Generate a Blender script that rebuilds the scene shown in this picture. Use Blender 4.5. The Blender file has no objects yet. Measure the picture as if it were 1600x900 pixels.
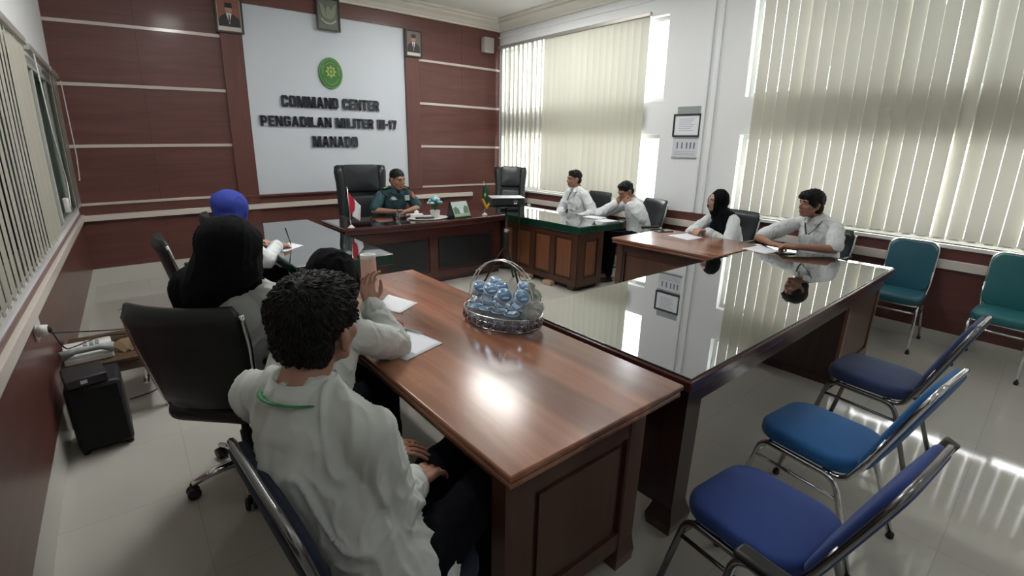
import bpy, bmesh, math, random
from mathutils import Vector, Matrix, noise
R_ = math.radians
random.seed(7)
sc = bpy.context.scene
COL = sc.collection

# ------------------------------------------------------------------ camera
# world: X along the sign wall to the right, Y towards the sign wall, Z up; camera stands at (0, 0, 1.6)
CAMR = (((0.7751054, -0.6315887, 0.0175288)), ((-0.1673893, -0.2320188, -0.9582005)), ((0.6092556, 0.7397722, -0.2855602)))
CAMA = (1.371377, -0.146114, -0.475392, 0.234584)
cam_d = bpy.data.cameras.new('camera')
cam = bpy.data.objects.new('camera', cam_d); COL.objects.link(cam)
r0, r1, r2 = [Vector(r) for r in CAMR]
m = Matrix((r0, -r1, -r2)).transposed().to_4x4()
m.translation = Vector((0, 0, 1.6))
cam.matrix_world = m
cam_d.sensor_width = 36.0
cam_d.clip_start = 0.02
PANO = True
if PANO:
    cam_d.type = 'PANO'
    s = 36.0 and 1600 / 36.0 / 1000.0
    cam_d.panorama_type = 'FISHEYE_LENS_POLYNOMIAL'
    cam_d.fisheye_fov = math.pi
    cam_d.fisheye_polynomial_k0 = 0.0
    cam_d.fisheye_polynomial_k1 = -CAMA[0] * s
    cam_d.fisheye_polynomial_k2 = -CAMA[1] * s ** 2
    cam_d.fisheye_polynomial_k3 = -CAMA[2] * s ** 3
    cam_d.fisheye_polynomial_k4 = -CAMA[3] * s ** 4
else:
    cam_d.lens = 716 / 1600 * 36
sc.camera = cam

# ------------------------------------------------------------------ light and exposure
sc.view_settings.view_transform = 'Standard'
sc.view_settings.look = 'None'
sc.view_settings.gamma = 1.0
sc.view_settings.use_curve_mapping = False
sc.view_settings.exposure = 0.0
EXPO = 0.58
WORLD = 4.5
DAY = 50.0
LAMP = 24.0
sc.view_settings.exposure = EXPO
w = bpy.data.worlds.new('sky'); sc.world = w; w.use_nodes = True
nt = w.node_tree; nt.nodes.clear()
wo = nt.nodes.new('ShaderNodeOutputWorld'); bg = nt.nodes.new('ShaderNodeBackground')
bg.inputs[0].default_value = (0.86, 0.92, 1.0, 1); bg.inputs[1].default_value = WORLD
nt.links.new(bg.outputs[0], wo.inputs[0])
def area(name, loc, rot, sx, sy, power, color=(1, 1, 1)):
    l = bpy.data.lights.new(name, 'AREA'); l.shape = 'RECTANGLE'; l.size = sx; l.size_y = sy
    l.energy = power; l.color = color
    o = bpy.data.objects.new(name, l); COL.objects.link(o); o.location = loc; o.rotation_euler = rot
    return o
# daylight coming in through the openings of the window wall (outside the glass, facing into the room)
for nm, yc, ly in (('daylight', 5.4, 3.3), ('daylight', 0.6, 3.9)):
    area(nm, (5.95, yc, 1.40), (0, R_(90), 0), 0.9, ly, DAY * ly * 0.30, (1.0, 0.98, 0.93))
    area(nm, (5.95, yc, 2.75), (0, R_(90), 0), 1.0, ly, DAY * ly * 0.30, (0.93, 0.97, 1.0))

# ------------------------------------------------------------------ materials
MATS = {}
def new_mat(name):
    m = bpy.data.materials.new(name); m.use_nodes = True
    return m, m.node_tree, m.node_tree.nodes['Principled BSDF']
def pr(name, col, rough=0.5, metal=0.0, coat=0.0, ior=None, bump=0.0, bscale=40.0, var=0.0, vscale=3.0, trans=0.0, emit=0.0, stretch=None, sheen=0.0, bdist=0.01, spec=None):
    if name in MATS: return MATS[name]
    m, t, b = new_mat(name); N = t.nodes; L = t.links
    c = (col[0], col[1], col[2], 1)
    b.inputs['Base Color'].default_value = c
    b.inputs['Roughness'].default_value = rough
    b.inputs['Metallic'].default_value = metal
    b.inputs['Coat Weight'].default_value = coat
    b.inputs['Coat Roughness'].default_value = min(rough, 0.12)
    if spec is not None: b.inputs['Specular IOR Level'].default_value = spec
    if ior: b.inputs['IOR'].default_value = ior
    if trans: b.inputs['Transmission Weight'].default_value = trans
    if sheen: b.inputs['Sheen Weight'].default_value = sheen
    if emit:
        b.inputs['Emission Color'].default_value = c; b.inputs['Emission Strength'].default_value = emit
    if var or bump:
        tc = N.new('ShaderNodeTexCoord'); mp = N.new('ShaderNodeMapping')
        L.new(tc.outputs['Object'], mp.inputs[0])
        if stretch: mp.inputs['Scale'].default_value = stretch
    if var:
        n = N.new('ShaderNodeTexNoise'); n.inputs['Scale'].default_value = vscale; n.inputs['Detail'].default_value = 6
        L.new(mp.outputs[0], n.inputs['Vector'])
        r = N.new('ShaderNodeValToRGB')
        r.color_ramp.elements[0].position = 0.3; r.color_ramp.elements[1].position = 0.7
        r.color_ramp.elements[0].color = tuple(max(0, x * (1 - var)) for x in col) + (1,)
        r.color_ramp.elements[1].color = tuple(min(1, x * (1 + var)) for x in col) + (1,)
        L.new(n.outputs[0], r.inputs[0]); L.new(r.outputs[0], b.inputs['Base Color'])
    if bump:
        n2 = N.new('ShaderNodeTexNoise'); n2.inputs['Scale'].default_value = bscale; n2.inputs['Detail'].default_value = 4
        L.new(mp.outputs[0], n2.inputs['Vector'])
        bp = N.new('ShaderNodeBump'); bp.inputs['Strength'].default_value = bump; bp.inputs['Distance'].default_value = bdist
        L.new(n2.outputs[0], bp.inputs['Height']); L.new(bp.outputs[0], b.inputs['Normal'])
    MATS[name] = m
    return m
def wood(name, c1, c2, rough=0.25, coat=0.5, axis='Y', scale=1.0, plank=0.0):
    """grained varnished wood; the grain runs along the given axis, plank > 0 adds board-wide tone changes"""
    if name in MATS: return MATS[name]
    m, t, b = new_mat(name); N = t.nodes; L = t.links
    tc = N.new('ShaderNodeTexCoord'); mp = N.new('ShaderNodeMapping')
    k = {'X': (0.8, 9, 9), 'Y': (9, 0.8, 9), 'Z': (9, 9, 0.8)}[axis]
    mp.inputs['Scale'].default_value = tuple(v * scale for v in k)
    L.new(tc.outputs['Object'], mp.inputs[0])
    n = N.new('ShaderNodeTexNoise'); n.inputs['Scale'].default_value = 1.4; n.inputs['Detail'].default_value = 8; n.inputs['Roughness'].default_value = 0.62
    n.inputs['Distortion'].default_value = 0.6
    L.new(mp.outputs[0], n.inputs['Vector'])
    r = N.new('ShaderNodeValToRGB'); r.color_ramp.elements[0].position = 0.32; r.color_ramp.elements[1].position = 0.68
    r.color_ramp.elements[0].color = (*c1, 1); r.color_ramp.elements[1].color = (*c2, 1)
    L.new(n.outputs[0], r.inputs[0])
    out = r.outputs[0]
    if plank:
        mp2 = N.new('ShaderNodeMapping'); L.new(tc.outputs['Object'], mp2.inputs[0])
        kk = {'X': (0.15, 3.2, 1), 'Y': (3.2, 0.15, 1), 'Z': (3.2, 3.2, 0.15)}[axis]
        mp2.inputs['Scale'].default_value = kk
        n3 = N.new('ShaderNodeTexNoise'); n3.inputs['Scale'].default_value = 1.6; n3.inputs['Detail'].default_value = 1
        L.new(mp2.outputs[0], n3.inputs['Vector'])
        r3 = N.new('ShaderNodeValToRGB'); r3.color_ramp.elements[0].position = 0.45; r3.color_ramp.elements[1].position = 0.55
        r3.color_ramp.elements[0].color = (1 - plank,) * 3 + (1,); r3.color_ramp.elements[1].color = (1, 1, 1, 1)
        L.new(n3.outputs[0], r3.inputs[0])
        mx = N.new('ShaderNodeMix'); mx.data_type = 'RGBA'; mx.blend_type = 'MULTIPLY'; mx.inputs[0].default_value = 1
        L.new(out, mx.inputs[6]); L.new(r3.outputs[0], mx.inputs[7]); out = mx.outputs[2]
    L.new(out, b.inputs['Base Color'])
    b.inputs['Roughness'].default_value = rough; b.inputs['Coat Weight'].default_value = coat; b.inputs['Coat Roughness'].default_value = 0.16 if plank else 0.12
    bp = N.new('ShaderNodeBump'); bp.inputs['Strength'].default_value = 0.06; bp.inputs['Distance'].default_value = 0.004
    L.new(n.outputs[0], bp.inputs['Height']); L.new(bp.outputs[0], b.inputs['Normal'])
    MATS[name] = m
    return m
def tile_mat():
    m, t, b = new_mat('floor_tiles'); N = t.nodes; L = t.links
    tc = N.new('ShaderNodeTexCoord'); br = N.new('ShaderNodeTexBrick')
    br.offset = 0; br.squash = 1
    br.inputs['Scale'].default_value = 1.0; br.inputs['Mortar Size'].default_value = 0.0022
    br.inputs['Brick Width'].default_value = 0.6; br.inputs['Row Height'].default_value = 0.6
    br.inputs['Color1'].default_value = (0.59, 0.58, 0.53, 1); br.inputs['Color2'].default_value = (0.57, 0.56, 0.515, 1)
    br.inputs['Mortar'].default_value = (0.47, 0.47, 0.43, 1)
    L.new(tc.outputs['Object'], br.inputs['Vector'])
    n = N.new('ShaderNodeTexNoise'); n.inputs['Scale'].default_value = 2.5; n.inputs['Detail'].default_value = 6
    L.new(tc.outputs['Object'], n.inputs['Vector'])
    r = N.new('ShaderNodeValToRGB'); r.color_ramp.elements[0].color = (0.86, 0.86, 0.85, 1); r.color_ramp.elements[1].color = (1, 1, 1, 1)
    L.new(n.outputs[0], r.inputs[0])
    mx = N.new('ShaderNodeMix'); mx.data_type = 'RGBA'; mx.blend_type = 'MULTIPLY'; mx.inputs[0].default_value = 1
    L.new(br.outputs[0], mx.inputs[6]); L.new(r.outputs[0], mx.inputs[7]); L.new(mx.outputs[2], b.inputs['Base Color'])
    b.inputs['Roughness'].default_value = 0.075; b.inputs['IOR'].default_value = 1.6
    return m
def blind_mat(name, col, tr):
    m = bpy.data.materials.new(name); m.use_nodes = True; t = m.node_tree; t.nodes.clear(); N = t.nodes; L = t.links
    o = N.new('ShaderNodeOutputMaterial'); mx = N.new('ShaderNodeMixShader'); d = N.new('ShaderNodeBsdfDiffuse'); s = N.new('ShaderNodeBsdfTranslucent')
    tc = N.new('ShaderNodeTexCoord'); mp = N.new('ShaderNodeMapping'); mp.inputs['Scale'].default_value = (60, 60, 3)
    n = N.new('ShaderNodeTexNoise'); n.inputs['Scale'].default_value = 4; n.inputs['Detail'].default_value = 3
    r = N.new('ShaderNodeValToRGB'); r.color_ramp.elements[0].color = tuple(c * 0.94 for c in col) + (1,); r.color_ramp.elements[1].color = (*col, 1)
    L.new(tc.outputs['Object'], mp.inputs[0]); L.new(mp.outputs[0], n.inputs['Vector']); L.new(n.outputs[0], r.inputs[0])
    L.new(r.outputs[0], d.inputs[0]); L.new(r.outputs[0], s.inputs[0])
    mx.inputs[0].default_value = tr
    L.new(d.outputs[0], mx.inputs[1]); L.new(s.outputs[0], mx.inputs[2]); L.new(mx.outputs[0], o.inputs[0])
    return m
def glass_mat(name='window_glass', tint=(1, 1, 1), refl=0.12):
    m = bpy.data.materials.new(name); m.use_nodes = True; t = m.node_tree; t.nodes.clear(); N = t.nodes; L = t.links
    o = N.new('ShaderNodeOutputMaterial'); mx = N.new('ShaderNodeMixShader'); d = N.new('ShaderNodeBsdfTransparent'); s = N.new('ShaderNodeBsdfGlossy')
    d.inputs[0].default_value = (*tint, 1); s.inputs['Roughness'].default_value = 0.02
    lw = N.new('ShaderNodeLayerWeight'); lw.inputs[0].default_value = 0.3
    mm = N.new('ShaderNodeMath'); mm.operation = 'MULTIPLY_ADD'; mm.inputs[1].default_value = 0.6 if refl else 0.03; mm.inputs[2].default_value = refl * 0.4
    L.new(lw.outputs['Fresnel'], mm.inputs[0]); L.new(mm.outputs[0], mx.inputs[0])
    L.new(d.outputs[0], mx.inputs[1]); L.new(s.outputs[0], mx.inputs[2]); L.new(mx.outputs[0], o.inputs[0])
    return m
M_WALL = pr('white_wall_paint', (0.88, 0.90, 0.92), 0.7, bump=0.02, bscale=80)
M_CEIL = pr('ceiling_paint', (0.93, 0.93, 0.89), 0.8)
M_CREAM = pr('cream_trim', (0.74, 0.68, 0.62), 0.4, coat=0.3)
M_STRIP = pr('glossy_cream_strip', (0.66, 0.58, 0.54), 0.22, coat=0.6)
M_BASE = pr('baseboard_tile', (0.66, 0.66, 0.60), 0.25)
M_MAHOG = wood('mahogany_panel', (0.115, 0.042, 0.035), (0.165, 0.062, 0.052), 0.42, 0.12, 'X', 0.8)
M_MAHOGZ = wood('mahogany_post', (0.120, 0.043, 0.036), (0.17, 0.062, 0.052), 0.42, 0.12, 'Z')
M_MAHOGY = wood('mahogany_side', (0.110, 0.040, 0.035), (0.155, 0.058, 0.050), 0.36, 0.25, 'Y', 0.8)
M_PANELW = pr('white_panel_board', (0.70, 0.75, 0.82), 0.5)
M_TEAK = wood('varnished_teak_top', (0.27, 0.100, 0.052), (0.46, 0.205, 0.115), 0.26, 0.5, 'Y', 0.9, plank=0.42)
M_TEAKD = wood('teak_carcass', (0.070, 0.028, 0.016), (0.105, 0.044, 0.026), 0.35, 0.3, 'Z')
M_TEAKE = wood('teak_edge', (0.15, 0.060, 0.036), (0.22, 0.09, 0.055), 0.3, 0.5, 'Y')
M_TEAKB = wood('teak_warm_door', (0.19, 0.070, 0.032), (0.28, 0.115, 0.055), 0.35, 0.35, 'Z')
M_DARKW = wood('dark_stained_wood', (0.030, 0.012, 0.010), (0.052, 0.020, 0.016), 0.28, 0.5, 'Z')
M_DARKX = wood('dark_red_desk_wood', (0.062, 0.018, 0.016), (0.098, 0.028, 0.024), 0.22, 0.6, 'X')
M_BGLASS = pr('black_glass_top', (0.006, 0.008, 0.008), 0.015, ior=2.6, coat=1.0)
M_GGLASS = pr('dark_green_glass_top', (0.006, 0.016, 0.013), 0.03, ior=2.3, coat=1.0)
M_GEDGE = pr('green_glass_edge', (0.008, 0.055, 0.035), 0.2, coat=0.6)
M_BLACK = pr('black_leather', (0.008, 0.010, 0.012), 0.5, bump=0.25, bscale=160, bdist=0.002)
M_BLACK2 = pr('black_cabinet_leather', (0.016, 0.022, 0.026), 0.36, bump=0.2, bscale=90, bdist=0.003)
M_PLAST = pr('black_plastic', (0.012, 0.012, 0.014), 0.4)
M_CHROME = pr('chrome_tube', (0.72, 0.73, 0.74), 0.12, metal=1.0)
M_DCHROME = pr('worn_grey_tube', (0.26, 0.26, 0.27), 0.25, metal=1.0)
M_BLUE1 = pr('royal_blue_fabric', (0.016, 0.050, 0.235), 0.8, bump=0.3, bscale=300, var=0.12, vscale=5, sheen=0.15, bdist=0.002)
M_BLUE2 = pr('bright_blue_fabric', (0.010, 0.115, 0.33), 0.8, bump=0.3, bscale=300, var=0.10, vscale=5, sheen=0.15, bdist=0.002)
M_BLUE3 = pr('navy_blue_fabric', (0.020, 0.042, 0.130), 0.75, bump=0.3, bscale=300, var=0.12, vscale=5, sheen=0.15, bdist=0.002)
M_NAVY = pr('dark_navy_fabric', (0.010, 0.018, 0.040), 0.8, bump=0.3, bscale=300, bdist=0.002)
M_TEAL = pr('teal_vinyl', (0.020, 0.115, 0.165), 0.4, bump=0.1, bscale=60, var=0.1)
M_TEAL2 = pr('green_teal_vinyl', (0.020, 0.150, 0.170), 0.4, bump=0.1, bscale=60, var=0.1)
M_BLIND = blind_mat('blind_slat_fabric', (0.62, 0.61, 0.52), 0.07)
M_BLIND2 = blind_mat('blind_slat_fabric_left', (0.60, 0.58, 0.50), 0.3)
M_RAIL = pr('blind_rail_metal', (0.42, 0.40, 0.37), 0.35, metal=0.3)
M_WHITEP = pr('white_plastic', (0.78, 0.78, 0.76), 0.35)
M_GREYP = pr('grey_plastic', (0.38, 0.42, 0.44), 0.4)
M_PAPER = pr('white_paper', (0.86, 0.88, 0.95), 0.7)
M_SHIRT = pr('white_cotton_shirt', (0.62, 0.65, 0.63), 0.85, bump=0.12, bscale=14, bdist=0.02)
M_SHIRT2 = pr('white_shirt_cloth', (0.74, 0.78, 0.80), 0.85, bump=0.12, bscale=14, bdist=0.02)
M_HIJAB = pr('black_headscarf_cloth', (0.005, 0.0055, 0.008), 0.9, spec=0.15, bump=0.25, bscale=9, bdist=0.02)
M_HIJABB = pr('blue_headscarf_cloth', (0.018, 0.040, 0.32), 0.75, bump=0.25, bscale=9, bdist=0.02)
M_TROUS = pr('black_trouser_cloth', (0.004, 0.0045, 0.008), 0.9, spec=0.1)
M_HAIR = pr('black_hair', (0.005, 0.0048, 0.0055), 0.55, spec=0.3, bump=0.5, bscale=30, stretch=(8, 8, 1), bdist=0.004)
M_SKIN = pr('brown_skin', (0.36, 0.185, 0.125), 0.5, var=0.06, vscale=9)
M_SKIN2 = pr('light_brown_skin', (0.50, 0.29, 0.205), 0.5, var=0.06, vscale=9)
M_LIP = pr('lip_skin', (0.30, 0.10, 0.085), 0.45)
M_EYE = pr('eye_dark', (0.02, 0.015, 0.012), 0.2)
M_EYEW = pr('eye_white', (0.30, 0.27, 0.25), 0.3)
M_GLASS = glass_mat()
M_GLASSL = glass_mat('inside_window_glass', (0.8, 0.85, 0.82), 0.0)
M_DGLASS = pr('dark_window_pane', (0.010, 0.014, 0.013), 0.06)
def gold(): return pr('gold_paint', (0.55, 0.52, 0.16), 0.4)

# ------------------------------------------------------------------ mesh tools
class MB:
    """collects shapes, each with its own material slot, and links them as ONE mesh object"""
    def __init__(s): s.v = []; s.f = []; s.mi = []; s.sm = []; s.mats = []; s.cur = 0
    def use(s, m):
        if m not in s.mats: s.mats.append(m)
        s.cur = s.mats.index(m); return s
    def add(s, vs, fs, smooth=False):
        b = len(s.v); s.v += [tuple(v) for v in vs]
        for f in fs: s.f.append([b + i for i in f]); s.mi.append(s.cur); s.sm.append(smooth)
        return s
    def box(s, lo, hi, M=None):
        (x0, y0, z0), (x1, y1, z1) = lo, hi
        v = [Vector(p) for p in ((x0,y0,z0),(x1,y0,z0),(x1,y1,z0),(x0,y1,z0),(x0,y0,z1),(x1,y0,z1),(x1,y1,z1),(x0,y1,z1))]
        if M is not None: v = [M @ p for p in v]
        return s.add(v, [(0,3,2,1),(4,5,6,7),(0,1,5,4),(1,2,6,5),(2,3,7,6),(3,0,4,7)])
    def bbox(s, lo, hi, r=0.006, M=None, seg=2):
        """box with rounded edges"""
        bm = bmesh.new()
        bmesh.ops.create_cube(bm, size=1.0)
        d = [hi[i] - lo[i] for i in range(3)]
        for v in bm.verts: v.co = Vector([lo[i] + (v.co[i] + 0.5) * d[i] for i in range(3)])
        r = min(r, min(abs(x) for x in d) * 0.49)
        bmesh.ops.bevel(bm, geom=bm.edges[:], offset=r, segments=seg, profile=0.5, affect='EDGES')
        bm.verts.index_update()
        vs = [(M @ v.co if M is not None else v.co.copy()) for v in bm.verts]; fs = [[v.index for v in f.verts] for f in bm.faces]; fl = [max(abs(c) for c in f.normal) < 0.999 for f in bm.faces]
        bm.free(); k = len(s.sm); s.add(vs, fs, seg > 1); s.sm[k:] = [q and seg > 1 for q in fl]; return s
    def tube(s, pts, r, n=10, closed=False, cap=True, flat=1.0, up=None):
        pts = [Vector(p) for p in pts]; rr = r if isinstance(r, (list, tuple)) else [r] * len(pts)
        L = len(pts); vs = []; fs = []; prev = None
        for i, p in enumerate(pts):
            a = pts[i - 1] if (i > 0 or closed) else p; c = pts[(i + 1) % L] if (i < L - 1 or closed) else p
            t = (c - a)
            if t.length < 1e-9: t = Vector((0, 0, 1))
            t.normalize()
            if prev is None:
                u = Vector(up) if up is not None else (Vector((0, 0, 1)) if abs(t.z) < 0.9 else Vector((1, 0, 0)))
            else: u = prev
            u = u - t * u.dot(t)
            if u.length < 1e-6: u = t.orthogonal()
            u.normalize(); prev = u; w_ = t.cross(u)
            for k in range(n):
                an = 2 * math.pi * k / n
                vs.append(p + (u * math.cos(an) * flat + w_ * math.sin(an)) * rr[i])
        for i in range(L if closed else L - 1):
            j = (i + 1) % L
            for k in range(n):
                k2 = (k + 1) % n
                fs.append((i * n + k, j * n + k, j * n + k2, i * n + k2))
        if cap and not closed:
            fs.append(tuple(range(n))); fs.append(tuple((L - 1) * n + k for k in reversed(range(n))))
        return s.add(vs, fs, True)
    def lathe(s, prof, n=24, c=(0, 0, 0), M=None, sx=1, sy=1):
        vs = []; fs = []
        for (r, z) in prof:
            for k in range(n):
                a = 2 * math.pi * k / n
                p = Vector((r * math.cos(a) * sx, r * math.sin(a) * sy, z))
                p = (M @ p if M is not None else p) + Vector(c); vs.append(p)
        for i in range(len(prof) - 1):
            for k in range(n):
                k2 = (k + 1) % n
                fs.append((i * n + k, i * n + k2, (i + 1) * n + k2, (i + 1) * n + k))
        fs.append(tuple(reversed(range(n)))); fs.append(tuple((len(prof) - 1) * n + k for k in range(n)))
        return s.add(vs, fs, True)
    def prism(s, poly, z0, z1, M=None):
        """poly in XY, extruded in Z, then M"""
        n = len(poly); vs = [Vector((x, y, z0)) for x, y in poly] + [Vector((x, y, z1)) for x, y in poly]
        if M is not None: vs = [M @ v for v in vs]
        fs = [tuple(reversed(range(n))), tuple(range(n, 2 * n))] + [(k, (k + 1) % n, n + (k + 1) % n, n + k) for k in range(n)]
        return s.add(vs, fs)
    def ell(s, c, r, M=None, nu=16, nv=10):
        vs = []; fs = []; c = Vector(c)
        for j in range(nv + 1):
            th = math.pi * j / nv
            for i in range(nu):
                a = 2 * math.pi * i / nu
                p = Vector((r[0] * math.sin(th) * math.cos(a), r[1] * math.sin(th) * math.sin(a), r[2] * math.cos(th)))
                if j in (0, nv) and i > 0: continue
                vs.append((M @ p if M is not None else p) + c)
        def ix(j, i): return 0 if j == 0 else (1 + (nv - 1) * nu if j == nv else 1 + (j - 1) * nu + i % nu)
        for j in range(nv):
            for i in range(nu):
                q = [ix(j, i), ix(j + 1, i), ix(j + 1, i + 1), ix(j, i + 1)]
                q2 = []
                for a in q:
                    if a not in q2: q2.append(a)
                if len(q2) > 2: fs.append(tuple(q2))
        return s.add(vs, fs, True)
    def cap(s, p0, r0, p1, r1, n=14):
        """tapered capsule"""
        p0, p1 = Vector(p0), Vector(p1); d = p1 - p0; L = d.length
        if L < 1e-6: return s.ell(p0, (r0, r0, r0))
        t = d / L; pts = []; rs = []
        for k in range(5):
            a = math.pi / 2 * (1 - k / 4.0); pts.append(p0 - t * r0 * math.sin(a)); rs.append(max(1e-4, r0 * math.cos(a)))
        for k in range(5):
            a = math.pi / 2 * (k / 4.0); pts.append(p1 + t * r1 * math.sin(a)); rs.append(max(1e-4, r1 * math.cos(a)))
        return s.tube(pts, rs, n)
    def build(s, name, mat=None, parent=None, smooth=None, bevel=0.0):
        me = bpy.data.meshes.new(name)
        me.from_pydata([tuple(v) for v in s.v], [], s.f); me.update()
        if mat is not None and not s.mats: me.materials.append(mat)
        for q in s.mats: me.materials.append(q)
        for i, p in enumerate(me.polygons):
            if s.mats: p.material_index = s.mi[i]
            p.use_smooth = s.sm[i] if smooth is None else smooth
        o = bpy.data.objects.new(name, me); COL.objects.link(o)
        if parent is not None: o.parent = parent
        if bevel:
            b = o.modifiers.new('bevel', 'BEVEL'); b.width = bevel; b.segments = 2; b.limit_method = 'ANGLE'; b.angle_limit = R_(40)
        return o
def tag(o, label=None, cat=None, group=None, kind=None):
    if label: o['label'] = label
    if cat: o['category'] = cat
    if group: o['group'] = group
    if kind: o['kind'] = kind
    return o
def thing(name, label, cat, loc=(0, 0, 0), rz=0.0, group=None):
    o = bpy.data.objects.new(name, None); COL.objects.link(o); o.empty_display_size = 0.1
    o.location = loc; o.rotation_euler = (0, 0, rz)
    return tag(o, label, cat, group)
def copy_tree(o, parent=None):
    c = o.copy(); COL.objects.link(c)
    if parent is not None: c.parent = parent
    for ch in [x for x in COL.objects if x.parent == o]: copy_tree(ch, c)
    return c
def struct(o): o['kind'] = 'structure'; return o
def sbox(name, lo, hi, mat, bevel=0.0):
    return struct(MB().box(lo, hi).build(name, mat, bevel=bevel))
def arc(c, r, a0, a1, n, ax1, ax2):
    c = Vector(c); ax1 = Vector(ax1); ax2 = Vector(ax2)
    return [c + ax1 * r * math.cos(a0 + (a1 - a0) * i / n) + ax2 * r * math.sin(a0 + (a1 - a0) * i / n) for i in range(n + 1)]
def bend(pts, r, n=5):
    """polyline with rounded corners"""
    pts = [Vector(p) for p in pts]; out = [pts[0]]
    for i in range(1, len(pts) - 1):
        a, b, c = pts[i - 1], pts[i], pts[i + 1]
        u = (a - b); v = (c - b); rr = min(r, u.length * 0.49, v.length * 0.49); u.normalize(); v.normalize()
        p, q = b + u * rr, b + v * rr
        for k in range(n + 1):
            t = k / n; out.append(p * (1 - t) ** 2 + b * 2 * t * (1 - t) + q * t * t)
    out.append(pts[-1]); return out
# ================================================================== THE ROOM
XL, XR, YB, YF, ZC = -0.535, 5.47, 7.09, -2.6, 3.66
floor = struct(MB().box((XL - 0.3, YF - 0.3, -0.1), (XR + 0.3, YB + 0.3, 0.0)).build('floor', tile_mat()))
sbox('ceiling', (XL - 0.3, YF - 0.3, ZC), (XR + 0.5, YB + 0.3, ZC + 0.12), M_CEIL)
# cornice: stepped cream cove along back and right walls
def cornice(name, p0, p1, inward):
    d = Vector(inward); b = MB(); p0 = Vector(p0); p1 = Vector(p1)
    prof = [(0, 3.50), (0.035, 3.50), (0.045, 3.525), (0.06, 3.53), (0.10, 3.565), (0.16, 3.60), (0.17, 3.625), (0.22, 3.635), (0.235, ZC), (0, ZC)]
    n = len(prof); vs = []
    for p in (p0, p1):
        for (o, z) in prof: vs.append((p.x + d.x * o, p.y + d.y * o, z))
    b.add(vs, [tuple(range(n)), tuple(reversed(range(n, 2 * n)))] + [(k, n + k, n + (k + 1) % n, (k + 1) % n) for k in range(n)])
    return struct(b.build(name, pr('cream_cornice', (0.86, 0.83, 0.74), 0.6)))
cornice('trim_1', (XL, YB, 0), (XR, YB, 0), (0, -1, 0))
cornice('trim_2', (XR, YF, 0), (XR, YB, 0), (-1, 0, 0))
cornice('trim_3', (XL, YF, 0), (XL, YB, 0), (1, 0, 0))
# back wall
wb = sbox('wall_back', (XL - 0.2, YB + 0.03, 0), (XR + 0.2, YB + 0.25, ZC), M_MAHOG)
b = MB()
b.box((XL, YB, 0.2), (1.16, YB + 0.04, 3.5)); b.box((3.86, YB, 0.2), (XR, YB + 0.04, 3.5)); b.box((1.16, YB, 3.30), (3.86, YB + 0.04, 3.5)); b.box((1.16, YB, 0.2), (3.86, YB + 0.04, 0.95))
b.build('panel', M_MAHOG, wb)
MB().box((1.40, YB + 0.005, 0.95), (3.64, YB + 0.04, 3.30)).build('board', M_PANELW, wb)
b = MB(); b.box((1.15, YB - 0.035, 0.2), (1.40, YB + 0.03, 3.30)); b.box((3.64, YB - 0.035, 0.2), (3.87, YB + 0.03, 3.30))
b.build('pilaster', M_MAHOGZ, wb, bevel=0.004)
b = MB(); b.box((1.16, YB - 0.012, 3.30), (3.86, YB + 0.02, 3.49)); b.build('header', M_MAHOG, wb)
# vertical joint lines between veneer sheets
b = MB()
for x in (0.28, 4.68):
    b.box((x, YB - 0.0012, 0.2), (x + 0.004, YB + 0.01, 3.49))
b.build('joint', pr('dark_joint_line', (0.05, 0.014, 0.012), 0.5), wb)
k = 4
for z, h in ((0.952, 0.030), (1.594, 0.036), (2.249, 0.036), (2.885, 0.036)):
    for x0, x1 in ((XL, 1.15), (3.87, XR)):
        sbox('trim_%d' % k, (x0, YB - 0.014, z - h / 2), (x1, YB + 0.01, z + h / 2), M_STRIP, 0.002); k += 1
sbox('trim_12', (XL, YB - 0.03 - 0.03, 0.765), (XR - 0.62, YB + 0.0, 0.83), M_CREAM, 0.004)
sbox('trim_13', (1.15, YB - 0.045, 0.925), (3.87, YB, 0.95), M_MAHOG, 0.003)
sbox('baseboard_back', (XL, YB - 0.012, 0), (XR, YB + 0.04, 0.2), M_BASE)
# left wall with two inside windows
def wall_with_holes(name, x0, x1, holes, z0, z1, y0, y1, mat):
    """slab between x0 and x1; holes: (y0, y1, z0, z1)"""
    ys = sorted({y0, y1} | {h[0] for h in holes} | {h[1] for h in holes}); zs = sorted({z0, z1} | {h[2] for h in holes} | {h[3] for h in holes})
    b = MB()
    for i in range(len(ys) - 1):
        for j in range(len(zs) - 1):
            cy, cz = (ys[i] + ys[i + 1]) / 2, (zs[j] + zs[j + 1]) / 2
            if any(h[0] < cy < h[1] and h[2] < cz < h[3] for h in holes): continue
            b.box((x0, ys[i], zs[j]), (x1, ys[i + 1], zs[j + 1]))
    return struct(b.build(name, mat))
wl = wall_with_holes('wall_left', XL - 0.18, XL, [(4.86, 6.82, 0.92, 2.24), (-0.6, 4.62, 0.92, 2.24)], 0, ZC, YF - 0.2, YB + 0.2, M_WALL)
b = MB(); b.box((XL - 0.01, YF, 0.2), (XL + 0.012, YB, 0.86)); b.build('wainscot', M_MAHOGY, wl)
sbox('trim_14', (XL, YF, 0.775), (XL + 0.04, YB, 0.84), M_CREAM, 0.004)
sbox('baseboard_left', (XL - 0.01, YF, 0), (XL + 0.006, YB, 0.2), M_BASE)
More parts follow.
